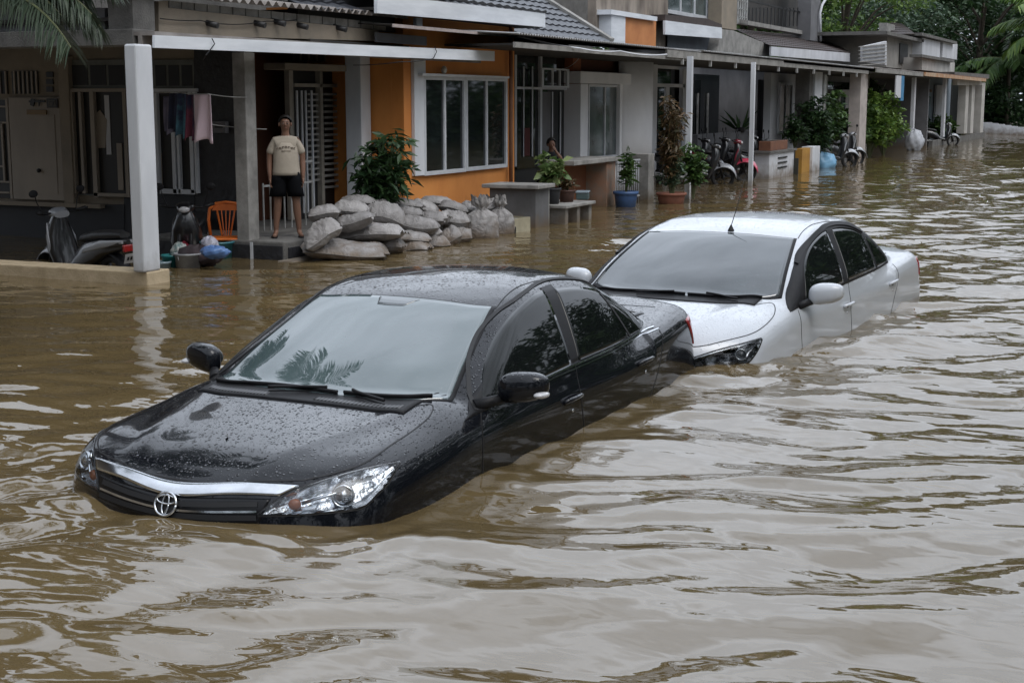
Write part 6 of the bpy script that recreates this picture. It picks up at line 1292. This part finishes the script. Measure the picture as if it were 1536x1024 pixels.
def scooter(loc, rz, label, body, accent, group=None, fender=None, plate=True, steer=.25, lean=.0):
    e = empty('scooter', loc, rz, label, 'scooter', group); e.rotation_euler = (lean, 0, rz)
    def wheel(x, par, st=0.):
        w = empty('wheel', (x, 0, .28)); w.parent = par; w.rotation_euler = (0, 0, st); Mx = Matrix.Rotation(R_(90), 3, 'X')
        mb = MB(); G = [[(math.cos(a) * (.235 + .045 * math.cos(b)), .042 * math.sin(b), math.sin(a) * (.235 + .045 * math.cos(b))) for b in np.linspace(0, 2*math.pi, 10, endpoint=False)] for a in np.linspace(0, 2*math.pi, 30)]; mb.grid(G, closed=True)
        w2 = mb.build('tyre', TYRE, w)
        mb = MB(); mb.tube([(math.cos(a) * .20, 0, math.sin(a) * .20) for a in np.linspace(0, 2*math.pi, 26)], .014, 6)
        for k in range(5): a = k * 1.2566; mb.bar((math.cos(a) * .03, 0, math.sin(a) * .03), (math.cos(a) * .19, 0, math.sin(a) * .19), .022, .014)
        mb.lathe([(0, -.05), (.045, -.05), (.045, .05), (0, .05)], (0, 0, 0), 12, M=Mx); mb.build('rim', RIMM, w)
    wheel(-.62, e); st = bpy.data.objects.new('steering', None); COL.objects.link(st); st.parent = e; st.location = (0, 0, 0)
    bpy.data.objects.remove(st); wheel(.64, e, steer)
    mb = MB(); hull(mb, [(-.98, 0, .72, .03, .03), (-.90, 0, .70, .09, .07), (-.6, 0, .66, .13, .11), (-.25, 0, .55, .15, .17), (-.05, 0, .46, .14, .15), (.10, 0, .36, .14, .09), (.30, 0, .33, .14, .06)]); mb.build('body', body, e)
    mb = MB(); vhull(mb, [(.30, 0, .27, .06, .12), (.36, 0, .40, .07, .17), (.42, 0, .56, .09, .19), (.46, 0, .72, .10, .17), (.46, 0, .86, .09, .12), (.44, 0, .95, .07, .08)]); mb.build('leg_shield', body, e)
    mb = MB(); hull(mb, [(.36, 0, .97, .10, .04), (.44, 0, 1.0, .12, .055), (.52, 0, .98, .09, .05), (.56, 0, .95, .05, .03)]); hd = mb.build('handlebar_cowl', accent, e)
    MB().ball((.545, 0, .965), (.03, .07, .04), 12, 8).build('headlight', LENSW, hd)
    mb = MB(); mb.tube([(.34, -.34, 1.02), (.42, -.2, .99), (.43, 0, .99), (.42, .2, .99), (.34, .34, 1.02)], .013, 7); hb = mb.build('handlebar', BLKPL, e)
    for s in (-1, 1):
        MB().tube([(.35, s * .32, 1.02), (.40, s * .22, .995)], .02, 8).build('grip', RUBBER, hb)
        mb = MB(); mb.tube([(.42, s * .22, 1.0), (.44, s * .27, 1.14), (.42, s * .29, 1.2)], .006, 5); mb.ball((.42, s * .31, 1.24), (.014, .06, .045), 12, 8); mb.build('mirror', BLKPL, hb)
    mb = MB(); hull(mb, [(-.92, 0, .80, .07, .03), (-.75, 0, .80, .12, .05), (-.45, 0, .78, .13, .055), (-.15, 0, .73, .11, .05), (-.05, 0, .70, .06, .03)]); mb.build('seat', SEAT, e)
    for s in (-1, 1):
        mb = MB(); hull(mb, [(.34, s * .125, .40, .03, .04), (.42, s * .165, .62, .03, .09), (.49, s * .13, .82, .02, .06)]); mb.build('side_fairing', accent, e)
        mb = MB(); hull(mb, [(-.95, s * .06, .73, .015, .02), (-.6, s * .125, .69, .02, .05), (-.25, s * .14, .60, .015, .03)]); mb.build('tail_fairing', accent, e)
        MB().tube([(.46, s * .07, .86), (.64, s * .07, .28)], .024, 8).build('fork', BLKPL, e)
    G = []
    for a in np.linspace(.15, 2.6, 16): G.append([(.64 + math.cos(a) * .31, y, .29 + math.sin(a) * .31 - abs(y) * .9) for y in (-.10, -.06, 0, .06, .10)])
    mb = MB(); mb.grid(G); mb.build('front_fender', fender or accent, e, solid=.008, fixn=False)
    G = []
    for a in np.linspace(.5, 2.9, 14): G.append([(-.62 + math.cos(a) * .31, y, .29 + math.sin(a) * .31 - abs(y) * .4) for y in (-.07, 0, .07)])
    mb = MB(); mb.grid(G); mb.build('rear_fender', BLKPL, e, solid=.008, fixn=False)
    MB().box(-1.0, -.96, -.08, .08, .62, .70).build('tail_light', REDL, e, bevel=.01)
    MB().tube([(-.2, -.13, .28), (-.6, -.15, .30), (-.95, -.15, .36)], [.03, .05, .055], 10).build('exhaust', STEEL, e)
    if plate:
        pl = MB().hexa([(-1.04, -.12, .50), (-1.04, .12, .50), (-1.03, .12, .50), (-1.03, -.12, .50), (-1.09, -.12, .61), (-1.09, .12, .61), (-1.08, .12, .61), (-1.08, -.12, .61)]).build('number_plate', mat('plate_white', (.45, .45, .45), rough=.5), e)
        mb = MB()
        for k in range(5): y = -.09 + k * .04; mb.hexa([(-1.063, y, .535), (-1.063, y + .022, .535), (-1.058, y + .022, .535), (-1.058, y, .535), (-1.082, y, .575), (-1.082, y + .022, .575), (-1.077, y + .022, .575), (-1.077, y, .575)])
        mb.build('plate_marks', BLKPL, pl)
    return e
c = onz(118, 398, .03); v = -Rh * .74 + Fh * .67
scooter((c[0] + .35, c[1] + .2, -.40), math.atan2(v.y, v.x), 'black scooter with grey leg shield flashes inside the carport, left of the white column', SC_BLK, SC_SIL, 'scooters in the carport', steer=-.3, lean=-.06)
c = onz(246, 392, 0); scooter((c[0] + .9, c[1] + .25, -.38), math.atan2(-.45, -.85), 'black and red scooter parked behind the white column', SC_BLK, SC_BLK, 'scooters in the carport', fender=SC_RED, plate=False)
for i, (px, py, bd, ac, fe, lb, dz, dr) in enumerate(((1064, 276, SC_BLK, SC_BLK, SC_SIL, 'silver nosed scooter nearest the awning post, leftmost in the garage', -.08, .1), (1098, 271, SC_BLK, SC_RED, SC_PNK, 'dark red scooter with pink front fender in the garage', -.02, .0), (1143, 263, SC_BLK, SC_BLK, SC_RED, 'black scooter behind the second awning post', -.08, .25), (1050, 268, SC_BLK, SC_BLK, SC_BLK, 'black scooter at the back of the garage, behind the silver nosed one', .0, -.1), (1080, 266, SC_BLK, SC_BLK, SC_BLK, 'black scooter standing between the silver nosed and the pink fendered ones', .0, -.05), (1122, 262, SC_BLK, SC_BLK, SC_BLK, 'black scooter half hidden behind the second awning post, left of it', .02, .1))):
    q = onz(px, py, 0); scooter((q[0], q[1] + .35, dz - .05), R_(-78) + dr, lb, bd, ac, 'scooters in the garage', fender=fe, plate=False, steer=.15)
for i, (px, py, bd, ac, lb) in enumerate(((1258, 250, SC_BLK, SC_SIL, 'silver scooter beside the square column, nearer of two'), (1272, 246, SC_BLK, SC_SIL, 'dark scooter against the square column'))):
    q = onz(px, py, 0); scooter((q[0], q[1] + .3, -.1), R_(-55) + i * .1, lb, bd, ac, 'scooters by the square column', plate=False)
for i, (px, py, bd, lb) in enumerate(((1424, 218, SC_BLK, 'dark scooter parked before the blue house'),)):
    q = onz(px, py, 0); scooter((q[0], q[1] + .5, -.1), R_(-70), lb, bd, SC_SIL, None, plate=False)
# bits by the wall
q = onz(1172, 262, 0); o = MB().box(37.66, 37.72, 8.9, 9.0, -.3, .42).build('timber_stake', mat('stake', (.04, .04, .03), rough=.8), None); tag(o, 'short dark timber stake leaning at the end of the garden wall', 'stake')
o = MB().box(38.2, 38.55, 9.1, 9.4, -.2, .22).build('black_bin', BLKPL, None, bevel=.03); tag(o, 'small black bin between the garden wall and the yellow wall', 'bin')
q = ony(1340, 117, 9.0); e = empty('hanging_towel', (q[0], 8.9, 2.72), 0, 'blue and white towel hanging from the far awning', 'towel')
MB().box(-.1, .9, -.02, .02, -.75, 0).build('white_half', PALEW, e); MB().box(.91, 1.5, -.02, .02, -.85, 0).build('blue_half', mat('blue_towel', (.06, .22, .40), rough=.9), e)
# ------------------------------------------------------------------ people
SKIN = mat('skin', (.20, .105, .068), (.16, .085, .055), rough=.55, scale=6)
HAIR = mat('hair', (.012, .010, .009), rough=.5, scale=20); SHIRT = mat('cream_tshirt', (.40, .35, .285), (.33, .29, .235), rough=.9, scale=4, bump=.3, bscale=9)
SHORTS = mat('black_shorts', (.006, .0065, .008), rough=.95, spec=.1); EYE = mat('eye_white', (.28, .26, .25), rough=.3); PRINT = mat('shirt_print', (.10, .07, .05), rough=.9)
def skin(name, V, E, Rr, m, parent, sub=2):
    bm = bmesh.new(); sk = bm.verts.layers.skin.verify(); vs = [bm.verts.new(v) for v in V]
    for v, r in zip(vs, Rr): v[sk].radius = (r, r) if not isinstance(r, tuple) else r
    vs[0][sk].use_root = True
    for a, b in E: bm.edges.new((vs[a], vs[b]))
    me = bpy.data.meshes.new(name); bm.to_mesh(me); bm.free(); me.materials.append(m); o = link(name, me, parent)
    md = o.modifiers.new('skin', 'SKIN'); md.use_smooth_shade = True; md.use_x_symmetry = False; s = o.modifiers.new('sub', 'SUBSURF'); s.levels = sub; s.render_levels = sub; return o
class Fig:
    def __init__(s): s.V = []; s.E = []; s.R = []
    def v(s, p, r, prev=None):
        s.V.append(tuple(p)); s.R.append(r); i = len(s.V) - 1
        if prev is not None: s.E.append((prev, i))
        return i
    def chain(s, pts, prev):
        for p, r in pts: prev = s.v(p, r, prev)
        return prev
    def hand(s, w, side, down=Vector((0, 0, -1)), fwd=Vector((0, -1, 0)), curl=.25, out=Vector((1, 0, 0))):
        """palm and five bent fingers from wrist index w; spread along fwd"""
        W = Vector(s.V[w]); pm = s.v(W + down * .055, (.030, .018), w)
        for k, (off, L_) in enumerate(((-.027, .060), (-.009, .074), (.009, .078), (.027, .070))):
            a = W + down * .085 + fwd * off; b = a + down * L_ * .5 - out * curl * .02; c = b + down * L_ * .45 - out * curl * .07
            s.chain([(a, .009), (b, .0085), (c, .0075)], pm)
        a = W + down * .035 + fwd * .035; s.chain([(a, .011), (a + down * .03 + fwd * .018, .010), (a + down * .058 + fwd * .02 - out * .008, .009)], pm)
def head_parts(e, c, yaw=0., s=1., hairlong=False):
    """facial features and hair around a head centred at c, looking to -y"""
    M = Matrix.Rotation(yaw, 3, 'Z'); P = lambda x, y, z: tuple(Vector(c) + M @ Vector((x * s, y * s, z * s)))
    for sx in (-1, 1):
        MB().ball(P(sx * .031, -.079, .008), (.011 * s, .006 * s, .0055 * s), 10, 6).build('eye', EYE, e); MB().ball(P(sx * .031, -.086, .008), (.006 * s, .003 * s, .006 * s), 8, 6).build('pupil', HAIR, e)
        MB().tube([P(sx * .014, -.090, .030), P(sx * .032, -.091, .036), P(sx * .048, -.080, .030)], [.003, .004, .002], 5).build('eyebrow', HAIR, e)
        MB().ball(P(sx * .080, .004, -.004), (.012 * s, .020 * s, .032 * s), 10, 8).build('ear', SKIN, e)
    MB().tube([P(0, -.088, .018), P(0, -.104, -.018), P(0, -.096, -.028)], [.007, .013, .008], 8).build('nose', SKIN, e)
    MB().tube([P(-.022, -.084, -.052), P(0, -.091, -.050), P(.022, -.084, -.052)], [.003, .006, .003], 6).build('mouth', mat('lips', (.24, .09, .07), rough=.5), e)
    G = []; n = 26
    for i in range(12):
        t = i / 11 * (1.75 if not hairlong else 2.1); row = []
        for j in range(n):
            a = 2 * math.pi * j / n; fr = max(0, -math.sin(a)); tt = t * (1 - .60 * fr ** .8); rr = 1 + .05 * math.sin(j * 3.7 + i) * (i > 1)
            row.append(P(.088 * math.sin(tt) * math.cos(a) * rr, .102 * math.sin(tt) * math.sin(a) * rr + .008, .022 + .108 * math.cos(tt) * rr))
        G.append(row)
    mb = MB(); mb.grid(G, closed=True); mb.build('hair', HAIR, e, solid=.006)
def ringloft(name, rings, m, parent, n=28, wr=.0, seed=0):
    G = []; rs = np.random.RandomState(seed); ph = rs.rand(4) * 6.28
    for k, (x, y, z, w, d) in enumerate(rings): G.append([(x + w * math.cos(a) * (1 + wr * math.sin(5 * a + ph[0] + k)), y + d * math.sin(a) * (1 + wr * math.sin(4 * a + ph[1] + k * 1.3)), z) for a in np.linspace(0, 2 * math.pi, n, endpoint=False)])
    mb = MB(); mb.grid(G, closed=True); return mb.build(name, m, parent, solid=.008)
def sleeve(p0, p1, r0, r1, m, parent, name='sleeve'):
    mb = MB(); p0, p1 = Vector(p0), Vector(p1); mb.tube([p0, p0.lerp(p1, .5), p1], [r0, (r0 + r1) / 2 * 1.02, r1], 14, cap=False); return mb.build(name, m, parent, solid=.006)
def man():
    e = empty('person', (15.45, 10.02, .215), R_(-55), 'man in cream t-shirt and black shorts standing on the porch with arms at his sides', 'person'); e.scale = (.91, .89, .87)
    f = Fig(); pv = f.v((0, 0, .96), (.145, .10)); ch = f.chain([((0, 0, 1.10), (.135, .10)), ((0, 0, 1.27), (.15, .105))], pv); nb = f.chain([((0, .01, 1.40), (.075, .06)), ((0, .008, 1.475), .052), ((0, .0, 1.53), .055), ((0, -.008, 1.57), (.072, .085)), ((0, -.004, 1.63), (.073, .088)), ((0, 0, 1.68), (.055, .065))], ch)
    for s in (-1, 1):
        w = f.chain([((s * .150, .01, 1.37), .055), ((s * .215, .015, 1.24), .048), ((s * .222, .02, 1.10), .042), ((s * .226, -.01, .97), .037), ((s * .222, -.035, .86), .025)], ch); f.hand(w, s, out=Vector((s, 0, 0)), curl=.35)
        f.chain([((s * .095, 0, .86), .088), ((s * .115, 0, .68), .078), ((s * .125, -.005, .50), .056), ((s * .135, .015, .36), .057), ((s * .15, .02, .20), .042), ((s * .155, .02, .085), .034), ((s * .17, -.05, .045), .034), ((s * .19, -.14, .025), .028)], pv)
    b = skin('body', f.V, f.E, f.R, SKIN, e)
    head_parts(e, (0, -.004, 1.60))
    f = Fig(); r0 = f.v((0, -.004, .945), (.172, .122)); c0 = f.chain([((0, -.004, 1.10), (.160, .116)), ((0, 0, 1.25), (.160, .116)), ((0, .004, 1.355), (.125, .095))], r0); f.chain([((0, .008, 1.44), (.066, .060))], c0)
    for s in (-1, 1): f.chain([((s * .135, .008, 1.365), .068), ((s * .192, .012, 1.265), .064), ((s * .218, .018, 1.165), .066)], c0)
    skin('tshirt', f.V, f.E, f.R, SHIRT, e)
    ringloft('shirt_body', [(0, .002, 1.34, .128, .092), (0, 0, 1.28, .158, .114), (0, -.002, 1.20, .166, .122), (0, -.004, 1.10, .170, .128), (0, -.006, 1.0, .178, .134), (0, -.008, .93, .184, .138), (0, -.008, .885, .187, .140)], SHIRT, e, wr=.012)
    for s in (-1, 1): ringloft('shorts_leg', [(s * .082, 0, .93, .10, .118), (s * .098, 0, .80, .104, .114), (s * .114, 0, .67, .106, .108), (s * .124, 0, .585, .110, .106)], SHORTS, e, wr=.02, seed=3)
    ringloft('shorts', [(0, 0, .97, .165, .12), (0, 0, .90, .180, .126), (0, 0, .84, .184, .124)], SHORTS, e)
    for s in (-1, 1):
        MB().ball((s * .182, -.055, .012), (.048, .128, .012), 16, 6).build('sandal', BLKPL, e); MB().tube([(s * .182 - .04, -.08, .02), (s * .182, -.09, .062), (s * .182 + .04, -.08, .02)], .006, 6).build('sandal_strap', BLKPL, e)
    mb = MB()   # faded lettering across the chest: an arc of worn letters over a thin line of small ones
    for k, x in enumerate(np.linspace(-.115, .115, 7)):
        z = 1.285 - abs(x) * .22; y = -.1145 + x * x * 1.7; w_ = .012; mb.box(x - w_, x - w_ + .006, y - .012, y, z - .014, z + .014)
        if k % 2 == 0: mb.box(x - w_ + .0062, x + w_, y - .0122, y, z + .008, z + .014)
        else: mb.box(x + w_ - .006, x + w_, y - .0121, y, z - .014, z + .014); mb.box(x - w_ + .0063, x + w_ - .0063, y - .012, y, z - .003, z + .003)
    mb.box(-.06, .06, -.1275, -.11, 1.222, 1.230); mb.build('shirt_print', PRINT, e); return e
man()
def woman():
    q = ony(826, 245, 10.0); e = empty('person', (q[0], 10.0, q[2] - .66), R_(-52), 'person in dark top seated behind the bench with one hand raised to the mouth', 'person'); e.scale = (.9, .9, .9)
    DT = mat('dark_top', (.012, .013, .018), rough=.9); f = Fig(); pv = f.v((0, 0, .48), (.15, .11)); ch = f.chain([((0, .0, .64), (.12, .09)), ((0, -.01, .78), (.13, .09))], pv)
    f.chain([((0, -.02, .92), (.07, .06)), ((0, -.03, .975), .047), ((0, -.045, 1.03), .05), ((0, -.055, 1.07), (.07, .083)), ((0, -.05, 1.13), (.07, .085)), ((0, -.045, 1.18), (.05, .06))], ch)
    w = f.chain([((-.15, 0, .88), .05), ((-.20, -.06, .72), .042), ((-.17, -.20, .62), .037), ((-.12, -.30, .60), .026)], ch); f.hand(w, -1, down=Vector((.5, -.8, 0)).normalized(), fwd=Vector((.8, .5, 0)), out=Vector((0, 0, 1)))
    w = f.chain([((.15, 0, .88), .05), ((.20, -.12, .74), .042), ((.13, -.21, .86), .035), ((.055, -.185, .965), .025)], ch); f.hand(w, 1, down=Vector((-.35, .25, .85)).normalized(), fwd=Vector((-.6, -.6, 0)).normalized(), out=Vector((0, -1, 0)))
    for s in (-1, 1): f.chain([((s * .10, -.08, .44), .085), ((s * .12, -.26, .45), .075), ((s * .12, -.42, .44), .058), ((s * .12, -.44, .26), .045), ((s * .12, -.42, .08), .034), ((s * .12, -.52, .03), .03)], pv)
    skin('body', f.V, f.E, f.R, SKIN, e); head_parts(e, (0, -.052, 1.10), .25, 1., True)
    ringloft('top', [(0, -.02, .955, .06, .055), (0, -.015, .93, .12, .08), (0, -.01, .88, .17, .10), (0, 0, .76, .165, .115), (0, 0, .60, .165, .13), (0, 0, .46, .19, .15)], DT, e, wr=.015)
    sleeve((-.13, 0, .89), (-.195, -.05, .74), .066, .06, DT, e); sleeve((.13, 0, .89), (.195, -.10, .755), .066, .06, DT, e)
    for s in (-1, 1): mb = MB(); mb.tube([(s * .10, -.02, .46), (s * .12, -.26, .465), (s * .12, -.44, .45), (s * .12, -.45, .25)], [.11, .10, .085, .07], 14); mb.build('trouser_leg', SHORTS, e)
    st = empty('stool', (q[0] + .05, 10.05, q[2] - .66), 0, 'low stool under the seated person', 'stool')
    MB().box(-.18, .18, -.16, .16, .33, .37).build('seat', SHORTS, st)
    for sx in (-1, 1):
        for sy in (-1, 1): MB().bar((sx * .15, sy * .13, 0), (sx * .15, sy * .13, .33), .03).build('leg', SHORTS, st)
woman()
# drop the builder's private marks
for o in bpy.data.objects:
    if 'houseframe' in o: del o['houseframe']
